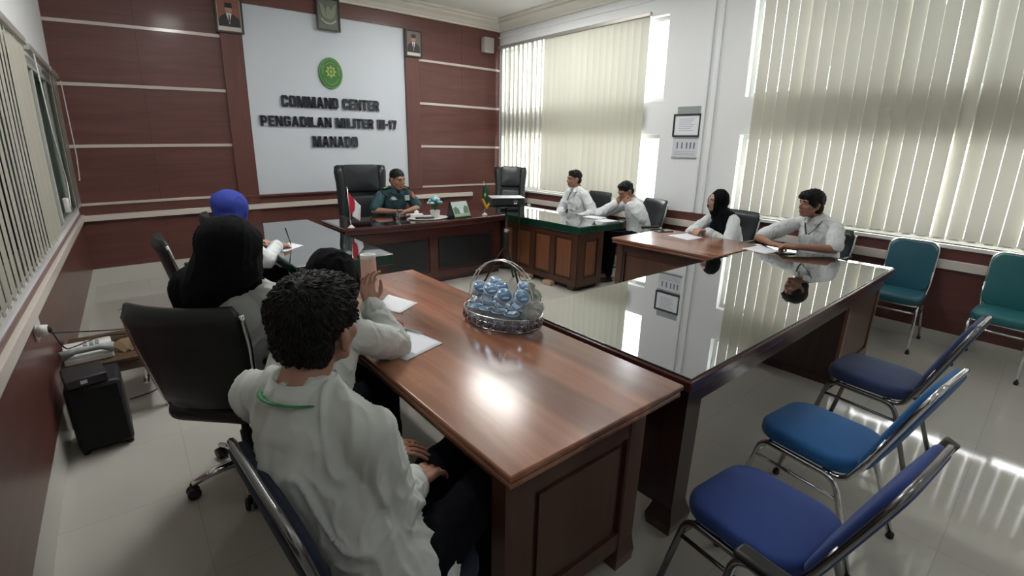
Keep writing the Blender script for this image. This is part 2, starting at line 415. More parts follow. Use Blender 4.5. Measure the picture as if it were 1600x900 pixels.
cor = struct(MB().box((XL - 2.2, YF - 0.2, -0.1), (XL - 2.1, YB + 0.2, ZC)).box((XL - 2.2, YF - 0.3, ZC), (XL - 0.1, YB + 0.3, ZC + 0.1)).box((XL - 2.2, YF - 0.3, -0.2), (XL - 0.1, YB + 0.3, -0.1)).box((XL - 2.2, YB + 0.1, -0.1), (XL - 0.1, YB + 0.3, ZC)).box((XL - 2.2, YF - 0.3, -0.1), (XL - 0.1, YF - 0.1, ZC)).build('wall_corridor', pr('corridor_darkness', (0.035, 0.042, 0.038), 0.8)))  # near-black colour stands in for the unlit corridor; closed box keeps sky out
M_ALU = pr('white_window_frame', (0.62, 0.63, 0.60), 0.35)
def left_window(name, y0, y1, z0, z1, muls):
    b = MB(); t = 0.045
    b.box((XL - 0.05, y0, z0), (XL + 0.012, y0 + t, z1)); b.box((XL - 0.05, y1 - t, z0), (XL + 0.012, y1, z1))
    b.box((XL - 0.05, y0 + t, z0), (XL + 0.012, y1 - t, z0 + t)); b.box((XL - 0.05, y0 + t, z1 - t), (XL + 0.012, y1 - t, z1))
    for y in muls: b.box((XL - 0.03, y - 0.03, z0 + t), (XL + 0.008, y + 0.03, z1 - t))
    o = struct(b.build(name, M_ALU, bevel=0.003))
    MB().box((XL - 0.016, y0 + t, z0 + t), (XL - 0.010, y1 - t, z1 - t)).build('pane', M_GLASSL, o)
    return o
left_window('window_1', 4.86, 6.82, 0.92, 2.24, (5.42, 6.3))
left_window('window_2', -0.6, 4.62, 0.92, 2.24, (0.9, 2.8))
# right wall: brick-like white wall, low and high window openings with a closed band between them
OPEN = [(3.72, 7.0, 0.90, 1.80), (3.72, 7.0, 2.20, 3.22), (-1.5, 2.66, 0.90, 1.80), (-1.5, 2.66, 2.20, 3.22)]
wr = wall_with_holes('wall_right', XR, XR + 0.2, OPEN, 0, ZC, YF - 0.2, YB + 0.2, M_WALL)
b = MB(); b.box((XR - 0.012, YF, 0.11), (XR + 0.01, YB, 0.865)); b.build('wainscot', M_MAHOGY, wr)
sbox('trim_15', (XR - 0.045, YF, 0.685), (XR, YB, 0.765), M_CREAM, 0.004)
sbox('baseboard_right', (XR - 0.016, YF, 0), (XR + 0.01, YB, 0.115), M_BASE)
for i, y in enumerate((3.13, 3.02)):
    sbox('trim_%d' % (16 + i), (XR - 0.028, y - 0.022, 0.87), (XR, y + 0.022, 3.52), M_WALL, 0.006)
sbox('trim_18', (XR - 0.03, YF, 3.40), (XR, YB, 3.425), M_WALL, 0.004)
for i, (y0, y1) in enumerate(((3.72, 7.0), (-1.5, 2.66))):
    for j, (z0, z1) in enumerate(((0.90, 1.80), (2.20, 3.22))):
        b = MB(); t = 0.05; X0, X1 = XR + 0.09, XR + 0.14
        b.box((X0, y0, z0), (X1, y0 + t, z1)); b.box((X0, y1 - t, z0), (X1, y1, z1)); b.box((X0, y0 + t, z0), (X1, y1 - t, z0 + t)); b.box((X0, y0 + t, z1 - t), (X1, y1 - t, z1))
        n = 3
        for q in range(1, n): yy = y0 + (y1 - y0) * q / n; b.box((X0, yy - 0.02, z0 + t), (X1, yy + 0.02, z1 - t))
        o = struct(b.build('window_%d' % (3 + 2 * i + j), M_ALU))
        MB().box((X0 + 0.02, y0 + t, z0 + t), (X0 + 0.025, y1 - t, z1 - t)).build('pane', M_GLASS, o)
    sbox('trim_%d' % (19 + i), (XR - 0.03, y0 - 0.03, 0.865), (XR + 0.09, y1 + 0.03, 0.90), pr('pale_window_ledge', (0.8, 0.8, 0.77), 0.4), 0.004)
# wall behind the camera, with the door the camera has its back to
wf = sbox('wall_front', (XL - 0.2, YF - 0.2, 0), (XR + 0.2, YF, ZC), M_WALL)
sbox('door_1', (0.6, YF, 0), (1.5, YF + 0.04, 2.1), M_MAHOGZ)

# two unseen panels added outside the near window to dim its upper slat gaps
for i, (y0, y1) in enumerate(((-3.2, 0.86), (1.14, 2.25))):
    struct(MB().add([(5.75, y0, 3.45), (5.75, y1, 3.45), (7.1, y1, 2.30), (7.1, y0, 2.30), (5.75, y0, 3.49), (5.75, y1, 3.49), (7.1, y1, 2.34), (7.1, y0, 2.34)], [(0, 1, 2, 3), (7, 6, 5, 4), (0, 4, 5, 1), (1, 5, 6, 2), (2, 6, 7, 3), (3, 7, 4, 0)]).build('sky_blocker', pr('sky_blocker_grey', (0.10, 0.10, 0.085), 0.8)))
# ------------------------------------------------------------------ vertical blinds
def blind(label, x, y0, y1, z0, z1, n, ang, mat, side, w_=0.118, group=None, cord=None, seed=1, rail_h=0.05):
    rnd = random.Random(seed)
    t = thing('vertical_blind', label, 'window blind', (x, (y0 + y1) / 2, z0), 0, group)
    o = Vector(t.location)
    def P(px, py, pz): return (px - o.x, py - o.y, pz - o.z)
    MB().bbox(P(x - 0.025, y0 - 0.02, z1), P(x + 0.025, y1 + 0.02, z1 + rail_h), 0.006).build('headrail', M_RAIL, t)
    b = MB(); step = (y1 - y0) / n
    for i in range(n):
        yc = y0 + step * (i + 0.5); a = R_(ang(i / n, yc, rnd)); ca, sa = math.cos(a), math.sin(a)
        ncv = 4; rows = []
        zb = z0 + rnd.uniform(-0.006, 0.006)
        for zz in (zb, z1 + 0.002):
            for q in range(ncv + 1):
                s_ = (q / ncv - 0.5) * w_; bow = 0.004 * (1 - (2 * q / ncv - 1) ** 2)
                rows.append(P(x + s_ * sa + bow * ca, yc + s_ * ca - bow * sa, zz))
        m_ = ncv + 1
        b.add(rows, [(q, q + 1, m_ + q + 1, m_ + q) for q in range(ncv)], True)
    b.build('slats', mat, t)
    b = MB()
    for i in range(n):
        yc = y0 + step * (i + 0.5); b.box(P(x - 0.006, yc - 0.03, z0 - 0.004), P(x + 0.006, yc + 0.03, z0 + 0.012))
    b.tube([P(x, y0 + step * 0.5, z0), P(x, y1 - step * 0.5, z0)], 0.0018, 5)
    b.build('bottom_chain', M_WHITEP, t)
    if cord:
        b = MB(); b.tube(bend([P(*p) for p in cord], 0.06), 0.005, 6); b.build('cord', M_WHITEP, t)
    return t
def angA(f, y, r): return (20 + r.uniform(-5, 8)) if y > 5.95 else (r.uniform(-9, -3) if r.random() < 0.85 else r.uniform(1, 4))
def angB(f, y, r): return 24 if 0.66 < y < 0.79 else r.uniform(-8, 2)
blind('closed beige vertical blind over the far window, sign wall end', 5.415, 3.97, 7.03, 0.945, 3.215, 27, angA, M_BLIND, 1, seed=3)
blind('wide beige vertical blind behind the row of blue chairs', 5.415, -1.5, 2.53, 0.945, 3.215, 34, angB, M_BLIND, 1, w_=0.115, seed=5)
blind('half drawn pale blind over the dark inside window nearest the sign wall', XL + 0.05, 6.18, 6.84, 0.98, 2.27, 5, lambda f, y, r: r.uniform(-12, -4), M_BLIND2, 0, cord=[(XL + 0.09, 6.80, 2.25), (XL + 0.09, 6.98, 1.5), (XL + 0.07, 7.03, 1.22), (XL + 0.07, 6.93, 1.24)], seed=2)
blind('open beige vertical blind over the near inside window on the left wall', XL + 0.05, 0.4, 4.68, 0.98, 2.27, 36, lambda f, y, r: (r.uniform(6, 12) if y > 4.1 else r.uniform(-5, -1.5)), M_BLIND2, 0, seed=4)
# headrail running on over the rest of the far inside window, with its pull cord
t = thing('curtain_rail', 'thin grey rail over the dark inside window panes', 'rail', (XL + 0.05, 5.5, 2.27))
MB().bbox((-0.022, -0.6, 0), (0.022, 0.62, 0.045), 0.006).build('rail', M_RAIL, t)
MB().tube(bend([(0.02, -0.42, 0.0), (0.03, -0.3, -0.6), (0.03, 0.02, -0.98), (0.03, -0.10, -1.16), (0.03, -0.28, -1.16)], 0.08), 0.005, 6).build('cord', M_WHITEP, t)
MB().bbox((0.0, -0.34, -1.2), (0.04, -0.26, -1.08), 0.01).build('cord_weight', M_WHITEP, t)

# ------------------------------------------------------------------ ceiling lamps
M_LAMP = pr('lit_lamp_diffuser', (1.0, 0.99, 0.95), 0.5, emit=LAMP)
M_LAMPD = pr('fill_lamp_diffuser', (1.0, 0.99, 0.95), 0.5, emit=LAMP * 0.14)  # for the weak fill lamps added out of view behind the camera
def lamp(label, x, y, lx, ly, group='lit rectangular ceiling lamps', m=None):
    t = thing('ceiling_lamp', label, 'ceiling lamp', (x, y, ZC), 0, group)
    MB().bbox((-lx / 2 - 0.03, -ly / 2 - 0.03, -0.05), (lx / 2 + 0.03, ly / 2 + 0.03, 0.0), 0.006).build('housing', M_WHITEP, t)
    MB().box((-lx / 2, -ly / 2, -0.055), (lx / 2, ly / 2, -0.049)).build('diffuser', m or M_LAMP, t)
lamp('lit white ceiling lamp between the far window and the officer desk', 3.95, 5.15, 0.36, 1.15)
lamp('lit ceiling lamp over the black glass table', 3.75, 2.9, 0.3, 0.5)
lamp('lit ceiling lamp above the seated students on the left side', 0.9, 3.6, 0.36, 1.15)
lamp('added unseen fill lamp behind the photographer, window side', 3.6, -0.9, 0.36, 1.15, m=M_LAMPD)
lamp('added unseen fill lamp behind the photographer, left side', 0.8, -0.9, 0.36, 1.15, m=M_LAMPD)

# ------------------------------------------------------------------ things on the walls
def frame(name, label, cat, loc, w_, h, t_, mat, axis, border=0.022):
    """picture frame; axis 'Y' hangs on the back wall facing -Y, 'X' on the right wall facing -X. local x right, z up, front at -y"""
    o = thing(name, label, cat, loc, 0 if axis == 'Y' else R_(-90))
    b = MB(); x, z = w_ / 2, h / 2
    b.box((-x, 0, -z), (-x + border, t_, z)); b.box((x - border, 0, -z), (x, t_, z)); b.box((-x + border, 0, -z), (x - border, t_, -z + border)); b.box((-x + border, 0, z - border), (x - border, t_, z))
    b.build('frame', mat, o, bevel=0.003)
    return o
M_FR = pr('dark_picture_frame', (0.045, 0.040, 0.034), 0.3, coat=0.4)
def ovl(cx, cz, rx, rz, n=20): return [(cx + rx * math.cos(2 * math.pi * k / n), cz + rz * math.sin(2 * math.pi * k / n)) for k in range(n)]
XZ = Matrix(((1, 0, 0, 0), (0, 0, 1, 0), (0, 1, 0, 0), (0, 0, 0, 1)))   # (x, y, z) -> (x, z, y): polygons drawn in XY stand up in XZ
def portrait(label, x, z, w_, h, bgc):
    o = frame('portrait_frame', label, 'framed portrait', (x, YB - 0.065, z), w_, h, 0.03, M_FR, 'Y')
    b = MB(); y = 0.022
    b.use(pr('portrait_mat_board', (0.72, 0.68, 0.60), 0.5)); b.box((-w_ / 2 + 0.02, y, -h / 2 + 0.02), (w_ / 2 - 0.02, 0.03, h / 2 - 0.02))
    def poly(mat, pts, d): b.use(mat); b.prism([(px * w_, pz * h) for px, pz in pts], y - d - 0.001, y - d, XZ)
    poly(pr('portrait_backdrop' + bgc[0], bgc[1], 0.5), [(-.40, -.32), (.40, -.32), (.40, .44), (-.40, .44)], 0.001)
    poly(pr('portrait_suit', (0.028, 0.028, 0.032), 0.5), [(-.38, -.32), (.38, -.32), (.36, -.10), (.26, -.02), (.10, .04), (-.10, .04), (-.26, -.02), (-.36, -.10)], 0.002)
    poly(M_PAPER, [(-.10, .05), (.0, -.26), (.10, .05)], 0.003)
    poly(pr('portrait_tie', (0.25, 0.02, 0.02), 0.5), [(-.022, .02), (.022, .02), (.03, -.16), (0, -.22), (-.03, -.16)], 0.0036)
    poly(M_SKIN2, ovl(0, .17, .125, .125), 0.004)
    poly(pr('portrait_cap', (0.02, 0.02, 0.022), 0.6), [(-.135, .20), (.135, .20), (.125, .335), (-.125, .335)], 0.005)
    b.build('portrait_print', None, o)
    return o
portrait('framed portrait of a suited man, left of the white sign board', 1.27, 3.13, 0.31, 0.41, ('red', (0.30, 0.12, 0.09)))
portrait('framed portrait of a suited man, right of the white sign board', 3.78, 3.10, 0.28, 0.39, ('brown', (0.20, 0.16, 0.13)))
o = frame('emblem_frame', 'framed grey green eagle coat of arms above the green emblem', 'framed emblem', (2.50, YB - 0.06, 3.31), 0.32, 0.41, 0.03, M_FR, 'Y', 0.018)
b = MB(); b.use(pr('emblem_backing', (0.16, 0.19, 0.15), 0.4)); b.box((-0.145, 0.022, -0.19), (0.145, 0.03, 0.19))
ME = pr('emblem_relief', (0.27, 0.30, 0.22), 0.4); b.use(ME)
for s_ in (-1, 1):
    b.prism([(s_ * x_, z_) for x_, z_ in ((0.01, -0.01), (0.03, 0.045), (0.075, 0.12), (0.12, 0.14), (0.105, 0.09), (0.10, 0.03), (0.075, -0.03), (0.03, -0.06))], 0.014, 0.022, XZ)
b.prism([(-0.03, -0.06), (0.03, -0.06), (0.034, 0.05), (0.018, 0.10), (-0.018, 0.10), (-0.034, 0.05)], 0.010, 0.022, XZ)
b.use(pr('emblem_ribbon', (0.50, 0.50, 0.42), 0.4))
for k in range(8):
    a0, a1 = R_(215 + 13.75 * k), R_(215 + 13.75 * (k + 1)); c_ = (0, 0.01)
    b.prism([(0.115 * math.cos(a0), c_[1] + 0.115 * math.sin(a0)), (0.115 * math.cos(a1), c_[1] + 0.115 * math.sin(a1)), (0.135 * math.cos(a1), c_[1] + 0.135 * math.sin(a1)), (0.135 * math.cos(a0), c_[1] + 0.135 * math.sin(a0))], 0.008, 0.022, XZ)
b.build('coat_of_arms', None, o)
# green round emblem (taller than wide)
o = thing('round_emblem', 'green oval court emblem with yellow flower, above the lettering', 'emblem', (2.495, YB + 0.005, 2.565))
b = MB(); b.use(pr('emblem_green', (0.045, 0.20, 0.035), 0.4)); b.prism(ovl(0, 0, 0.165, 0.205, 40), -0.025, 0.0, XZ); b.build('disc', None, o)
MY = pr('emblem_yellow', (0.46, 0.56, 0.12), 0.4); ML = pr('emblem_light_green', (0.22, 0.42, 0.12), 0.4)
def ringseg(b, rx, rz, t_, a0, a1, n, y0, y1):
    for k in range(n):
        p, q = a0 + (a1 - a0) * k / n, a0 + (a1 - a0) * (k + 1) / n
        b.prism([(rx * math.cos(p), rz * math.sin(p)), (rx * math.cos(q), rz * math.sin(q)), ((rx - t_) * math.cos(q), (rz - t_) * math.sin(q)), ((rx - t_) * math.cos(p), (rz - t_) * math.sin(p))], y0, y1, XZ)
b = MB(); b.use(ML); ringseg(b, 0.160, 0.200, 0.008, 0, 2 * math.pi, 40, -0.028, -0.02)
ringseg(b, 0.118, 0.155, 0.010, R_(205), R_(335), 16, -0.029, -0.02); ringseg(b, 0.122, 0.16, 0.012, R_(140), R_(190), 8, -0.029, -0.02); ringseg(b, 0.122, 0.16, 0.012, R_(-10), R_(40), 8, -0.029, -0.02); ringseg(b, 0.10, 0.14, 0.008, R_(50), R_(130), 10, -0.029, -0.02)
for k in range(22):
    a = R_(20 + k * 6.7); cx, cz = 0.138 * math.cos(a), 0.176 * math.sin(a); b.prism(ovl(cx, cz, 0.005, 0.007, 6), -0.029, -0.02, XZ)
b.build('ring', None, o)
b = MB(); b.use(MY)
pts = []
for k in range(64):
    a = 2 * math.pi * k / 64; r = 0.062 + 0.014 * math.cos(8 * a); pts.append((r * math.cos(a), 0.02 + r * 1.08 * math.sin(a)))
inner = ovl(0, 0.02, 0.036, 0.040, 64)
for k in range(64):
    q = (k + 1) % 64; b.prism([pts[k], pts[q], inner[q], inner[k]], -0.031, -0.02, XZ)
b.prism(ovl(0, 0.02, 0.018, 0.022, 12), -0.031, -0.02, XZ)
b.build('flower', None, o)

# lettering: heavy condensed capitals
def diag(x0, y0, x1, y1, w_): return [(x0, y0), (x0 + w_, y0), (x1 + w_, y1), (x1, y1)]
def rc(x0, y0, x1, y1): return [(x0, y0), (x1, y0), (x1, y1), (x0, y1)]
def stroke(pts, w_):
    out = []; n = len(pts); L = []
    for i in range(n):
        p = Vector(pts[i]); a = Vector(pts[i - 1]) if i else None; c = Vector(pts[i + 1]) if i < n - 1 else None
        d1 = (p - a).normalized() if a is not None else None; d2 = (c - p).normalized() if c is not None else None
        d = ((d1 or d2) + (d2 or d1)).normalized(); nrm = Vector((-d.y, d.x)); ref = d1 or d2
        k = 1 / max(0.5, nrm.dot(Vector((-ref.y, ref.x)))); L.append((p + nrm * w_ / 2 * k, p - nrm * w_ / 2 * k))
    for i in range(n - 1): out.append([tuple(L[i][0]), tuple(L[i][1]), tuple(L[i + 1][1]), tuple(L[i + 1][0])])
    return out
S = 0.23; h_ = S / 2
GL = {
 'O': (0.62, stroke([(.62 - h_, .5), (.62 - h_, .82), (.46, 1 - h_), (.16, 1 - h_), (h_, .82), (h_, .18), (.16, h_), (.46, h_), (.62 - h_, .18), (.62 - h_, .5)], S)),
 'C': (0.60, stroke([(.60 - h_, .64), (.60 - h_, .82), (.44, 1 - h_), (.16, 1 - h_), (h_, .82), (h_, .18), (.16, h_), (.44, h_), (.60 - h_, .18), (.60 - h_, .37)], S)),
 'G': (0.62, stroke([(.62 - h_, .66), (.62 - h_, .82), (.46, 1 - h_), (.16, 1 - h_), (h_, .82), (h_, .18), (.16, h_), (.40, h_), (.62 - h_, .20), (.62 - h_, .52)], S) + [rc(.34, .38, .62, .56)]),
 'D': (0.62, [rc(0, 0, S, 1)] + stroke([(.1, 1 - h_ * .9), (.42, 1 - h_ * .9), (.62 - h_, .80), (.62 - h_, .20), (.42, h_ * .9), (.1, h_ * .9)], S)),
 'M': (0.82, [rc(0, 0, .20, 1), rc(.62, 0, .82, 1), diag(.10, 1, .31, 0, .20), diag(.31, 0, .52, 1, .20)]),
 'N': (0.64, [rc(0, 0, .20, 1), rc(.44, 0, .64, 1), diag(.0, 1, .40, 0, .24)]),
 'A': (0.66, [diag(0, 0, .21, 1, .22), diag(.44, 0, .23, 1, .22), rc(.14, .20, .52, .38)]),
 'E': (0.50, [rc(0, 0, S, 1), rc(S, 0, .50, .20), rc(S, .80, .50, 1), rc(S, .41, .47, .60)]),
 'T': (0.54, [rc(.155, 0, .385, 1), rc(0, .80, .54, 1)]),
 'R': (0.62, [rc(0, 0, S, 1), diag(.39, 0, .28, .50, .23)] + stroke([(.1, .9), (.40, .9), (.62 - h_, .80), (.62 - h_, .60), (.42, .47), (.1, .47)], .19)),
 'P': (0.60, [rc(0, 0, S, 1)] + stroke([(.1, .9), (.38, .9), (.60 - h_, .78), (.60 - h_, .56), (.40, .42), (.1, .42)], .20)),
 'I': (0.23, [rc(0, 0, S, 1)]), 'L': (0.48, [rc(0, 0, S, 1), rc(S, 0, .48, .20)]),
 '-': (0.26, [rc(0, .38, .26, .56)]), '1': (0.30, [rc(.09, 0, .30, 1), [(0, .70), (.09, .70), (.09, 1), (.06, .90), (0, .86)]]),
 '7': (0.50, [rc(0, .80, .50, 1), diag(.10, 0, .27, .80, .23)]), ' ': (0.26, [])}
sgn = thing('wall_lettering', 'black raised capitals on the white board naming the command center', 'sign', (2.49, YB + 0.005, 1.9))
M_LET = pr('black_acrylic_letter', (0.018, 0.022, 0.034), 0.18, coat=0.5)
for text, x0, x1, z0, z1 in (('COMMAND CENTER', 1.80, 3.19, 2.092, 2.238), ('PENGADILAN MILITER III-17', 1.515, 3.46, 1.838, 1.972), ('MANADO', 2.17, 2.825, 1.570, 1.718)):
    gap = 0.065; W = sum(GL[c][0] for c in text) + gap * (len(text) - 1); k = (x1 - x0) / W; px = 0
    for c in text:
        wd, polys = GL[c]
        if polys:
            b = MB()
            for pg in polys:
                b.prism([(x0 - 2.49 + (px + u) * k, z0 - 1.9 + v * (z1 - z0)) for u, v in pg], -0.028, 0.0, XZ)
            b.build('letter', M_LET, sgn)
        px += wd + gap
# wall speaker, right end of the back wall
o = thing('wall_speaker', 'small white speaker box high on the mahogany wall near the window corner', 'speaker', (5.16, YB - 0.12, 3.25))
MB().bbox((-0.10, 0, -0.12), (0.10, 0.11, 0.12), 0.015).build('cabinet', pr('pale_speaker_shell', (0.50, 0.46, 0.43), 0.5), o)
MB().bbox((-0.085, -0.006, -0.10), (0.085, 0.002, 0.105), 0.004).build('grille', pr('speaker_grille', (0.40, 0.36, 0.34), 0.7, bump=0.6, bscale=300), o)
MB().box((-0.03, 0.10, -0.03), (0.03, 0.128, 0.03)).build('bracket', M_PLAST, o)
# notice frame and calendar on the pillar of the right wall
o = frame('notice_frame', 'black framed white notice on the white pillar between the windows', 'framed notice', (XR - 0.03, 3.335, 1.905), 0.37, 0.27, 0.025, pr('black_notice_frame', (0.03, 0.03, 0.035), 0.3), 'X', 0.02)
b = MB(); b.use(M_PAPER); b.box((-0.165, 0.012, -0.115), (0.165, 0.024, 0.115)); b.use(pr('notice_print', (0.45, 0.47, 0.52), 0.6))
for k in range(7): b.box((-0.11, 0.011, 0.07 - k * 0.022), (0.10 - 0.02 * (k % 3), 0.0125, 0.076 - k * 0.022))
b.build('notice', None, o)
o = thing('wall_calendar', 'white hanging calendar, grey header, showing above and below the framed notice', 'calendar', (XR, 3.33, 1.83), R_(-90))
b = MB(); b.use(pr('calendar_header', (0.32, 0.36, 0.37), 0.5)); b.box((-0.155, -0.006, 0.0), (0.155, -0.002, 0.295)); b.build('header', None, o)
b = MB(); b.use(pr('calendar_paper', (0.70, 0.74, 0.78), 0.6)); b.box((-0.18, -0.008, -0.30), (0.18, -0.003, 0.0)); b.use(pr('calendar_ink', (0.16, 0.18, 0.24), 0.6))
for k, dx in enumerate((-0.11, -0.045, 0.02, 0.07, 0.12)): b.box((dx - 0.012, -0.0095, -0.20), (dx + 0.006, -0.007, -0.125))
for k in range(3): b.box((-0.15, -0.0093, -0.235 - 0.02 * k), (0.14, -0.007, -0.232 - 0.02 * k))
b.build('month_sheet', None, o)
MB().bbox((-0.185, -0.014, -0.315), (0.185, -0.002, -0.297), 0.003).build('bottom_bar', M_GREYP, o)
# socket, left wall
o = thing('wall_socket', 'white wall socket with plug, on the left wainscot above the side table', 'socket', (XL + 0.012, 3.16, 0.71), R_(90))
MB().bbox((-0.075, -0.012, -0.05), (0.075, 0, 0.05), 0.004).build('plate', M_WHITEP, o)
b = MB(); b.tube([(-0.05, -0.012, 0.0), (-0.05, -0.055, 0.0)], [0.032, 0.026], 14); b.use
b.build('plug', M_WHITEP, o); MB().ell((-0.05, -0.06, 0.0), (0.019, 0.012, 0.019)).build('plug_cap', M_PLAST, o)
# ================================================================== TABLES
TH = 0.77
def paneled(b, lo, hi, face, n, mat_f, mat_p, st=0.07, rec=0.015):
    """a frame-and-panel front on a box side: stiles and rails of mat_f with n recessed panels of mat_p. face: '-y','+y','-x','+x'"""
    x0, y0, z0 = lo; x1, y1, z1 = hi
    ax = 0 if face[1] == 'y' else 1; A0, A1 = (x0, x1) if ax == 0 else (y0, y1)
    D = {'-y': y0, '+y': y1, '-x': x0, '+x': x1}[face]; sg = -1 if face[0] == '-' else 1
    def bx(a0, a1, c0, c1, d0, d1):
        d0, d1 = sorted((D + sg * d0, D + sg * d1))
        if ax == 0: b.box((a0, d0, c0), (a1, d1, c1))
        else: b.box((d0, a0, c0), (d1, a1, c1))
    b.use(mat_f)
    w_ = (A1 - A0 - st) / n
    for i in range(n + 1): bx(A0 + i * w_, A0 + i * w_ + st, z0, z1, 0, rec)
    for i in range(n):
        bx(A0 + i * w_ + st, A0 + (i + 1) * w_, z0, z0 + st, 0, rec); bx(A0 + i * w_ + st, A0 + (i + 1) * w_, z1 - st, z1, 0, rec)
        b.use(mat_p); bx(A0 + i * w_ + st + 0.03, A0 + (i + 1) * w_ - 0.03, z0 + st + 0.03, z1 - st - 0.03, -0.001, rec * 0.6); b.use(mat_f)
def moulded_top(b, x0, x1, y0, y1, z1, th=0.05):
    b.bbox((x0, y0, z1 - 0.022), (x1, y1, z1), 0.006)
    b.box((x0 + 0.012, y0 + 0.012, z1 - 0.032), (x1 - 0.012, y1 - 0.012, z1 - 0.02)); b.bbox((x0 + 0.006, y0 + 0.006, z1 - th), (x1 - 0.006, y1 - 0.006, z1 - 0.03), 0.006)
def flared_leg(b, x, y, w_, zt, flare=0.018, d=None):
    d = d or w_
    prof = [(1.0, zt), (1.0, 0.13), (1.0 + flare / w_ * 0.7, 0.10), (1.0 + flare / w_ * 2, 0.055), (1.0 + flare / w_ * 1.2, 0.0)]
    vs = []
    for k, z in prof:
        hw, hd = w_ / 2 * k, d / 2 * k
        vs += [(x - hw, y - hd, z), (x + hw, y - hd, z), (x + hw, y + hd, z), (x - hw, y + hd, z)]
    fs = [(0, 1, 2, 3)]
    for i in range(len(prof) - 1):
        for k in range(4): fs.append((i * 4 + k, (i + 1) * 4 + k, (i + 1) * 4 + (k + 1) % 4, i * 4 + (k + 1) % 4))
    L = (len(prof) - 1) * 4; fs.append((L + 3, L + 2, L + 1, L)); b.add(vs, fs)

# --- the near wooden table (students sit along its left side)
t = thing('wooden_table', 'long varnished reddish brown table in the foreground holding the basket of cups', 'table', (1.08, 1.86, 0))
o = Vector((1.08, 1.86, 0))
b = MB(); moulded_top(b, 0.665 - o.x, 1.495 - o.x, 0.80 - o.y, 2.915 - o.y, TH); b.build('tabletop', M_TEAK, t)
b = MB(); b.box((-0.34, -1.0, 0.63), (0.22, -0.985, 0.722)); b.box((-0.34, 0.985, 0.63), (0.34, 1.0, 0.722)); b.box((0.20, -1.0, 0.60), (0.215, 1.0, 0.722)); b.box((-0.365, -0.98, 0.655), (-0.35, 0.99, 0.722))
b.build('apron', M_TEAKE, t)
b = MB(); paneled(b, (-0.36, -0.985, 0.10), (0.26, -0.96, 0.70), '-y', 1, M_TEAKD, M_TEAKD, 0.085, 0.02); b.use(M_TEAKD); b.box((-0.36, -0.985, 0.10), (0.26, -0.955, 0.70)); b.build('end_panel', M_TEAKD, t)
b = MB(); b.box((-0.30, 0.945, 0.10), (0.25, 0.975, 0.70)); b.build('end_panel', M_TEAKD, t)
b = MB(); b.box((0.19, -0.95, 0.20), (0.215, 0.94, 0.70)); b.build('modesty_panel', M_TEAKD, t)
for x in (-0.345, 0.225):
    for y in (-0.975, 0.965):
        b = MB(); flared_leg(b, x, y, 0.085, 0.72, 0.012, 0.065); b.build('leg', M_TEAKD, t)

# --- the long table with the black glass top
cx, cy = 3.07, 1.32
t = thing('glass_topped_table', 'long dark table with mirror-like black glass top, crossing the foreground', 'table', (cx, cy, 0))
X0, X1, Y0, Y1 = 1.547 - cx, 4.60 - cx, 0.80 - cy, 1.845 - cy
b = MB(); b.bbox((X0, Y0, TH - 0.055), (X1, Y1, TH - 0.008), 0.008); b.build('tabletop', M_DARKX, t)
b = MB(); b.bbox((X0 + 0.012, Y0 + 0.012, TH - 0.008), (X1 - 0.012, Y1 - 0.012, TH), 0.002); b.build('glass_sheet', M_BGLASS, t)
b = MB(); b.box((X0 + 0.05, Y0 + 0.045, 0.61), (X1 - 0.05, Y0 + 0.06, 0.716)); b.box((X0 + 0.05, Y1 - 0.06, 0.61), (X1 - 0.05, Y1 - 0.045, 0.716)); b.box((X0 + 0.05, Y0 + 0.06, 0.61), (X0 + 0.065, Y1 - 0.06, 0.716)); b.build('apron', M_DARKW, t)
b = MB(); b.box((X0 + 0.06, Y0 + 0.10, 0.10), (X0 + 0.085, Y1 - 0.08, 0.70)); b.build('end_panel', M_DARKW, t)
for y in (Y0 + 0.075, Y1 - 0.075):
    b = MB(); flared_leg(b, X0 + 0.10, y, 0.11, 0.715, 0.026, 0.09); b.build('leg', M_DARKW, t)
b = MB(); px0, px1 = 3.72 - cx, 4.52 - cx; py0, py1 = Y0 + 0.05, Y1 - 0.05
b.use(M_DARKW).box((px0, py0 + 0.02, 0.05), (px1, py1, 0.70)); paneled(b, (px0, py0 + 0.02, 0.05), (px1, py1, 0.70), '-y', 1, M_TEAKE, M_TEAKD, 0.05, 0.02); b.use(M_DARKW).box((px0 - 0.01, py0, 0.0), (px1 + 0.01, py1 + 0.01, 0.05))
b.build('pedestal', None, t)

# --- wooden table at the window wall, behind the glass table
cx, cy = 4.135, 2.395
t = thing('wooden_table', 'reddish brown table by the pillar where the woman with clasped hands sits', 'table', (cx, cy, 0))
b = MB(); moulded_top(b, 3.67 - cx, 4.60 - cx, 1.862 - cy, 2.93 - cy, TH); b.build('tabletop', M_TEAK, t)
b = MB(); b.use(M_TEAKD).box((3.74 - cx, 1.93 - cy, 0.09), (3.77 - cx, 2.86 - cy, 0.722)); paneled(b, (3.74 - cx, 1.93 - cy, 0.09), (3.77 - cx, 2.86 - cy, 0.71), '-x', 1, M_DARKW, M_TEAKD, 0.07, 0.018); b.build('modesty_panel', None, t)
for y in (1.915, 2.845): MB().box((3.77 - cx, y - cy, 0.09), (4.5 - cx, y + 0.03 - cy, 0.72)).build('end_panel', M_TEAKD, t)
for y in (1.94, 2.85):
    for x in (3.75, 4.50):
        b = MB(); flared_leg(b, x - cx, y - cy, 0.07, 0.72, 0.014); b.build('leg', M_TEAKD, t)

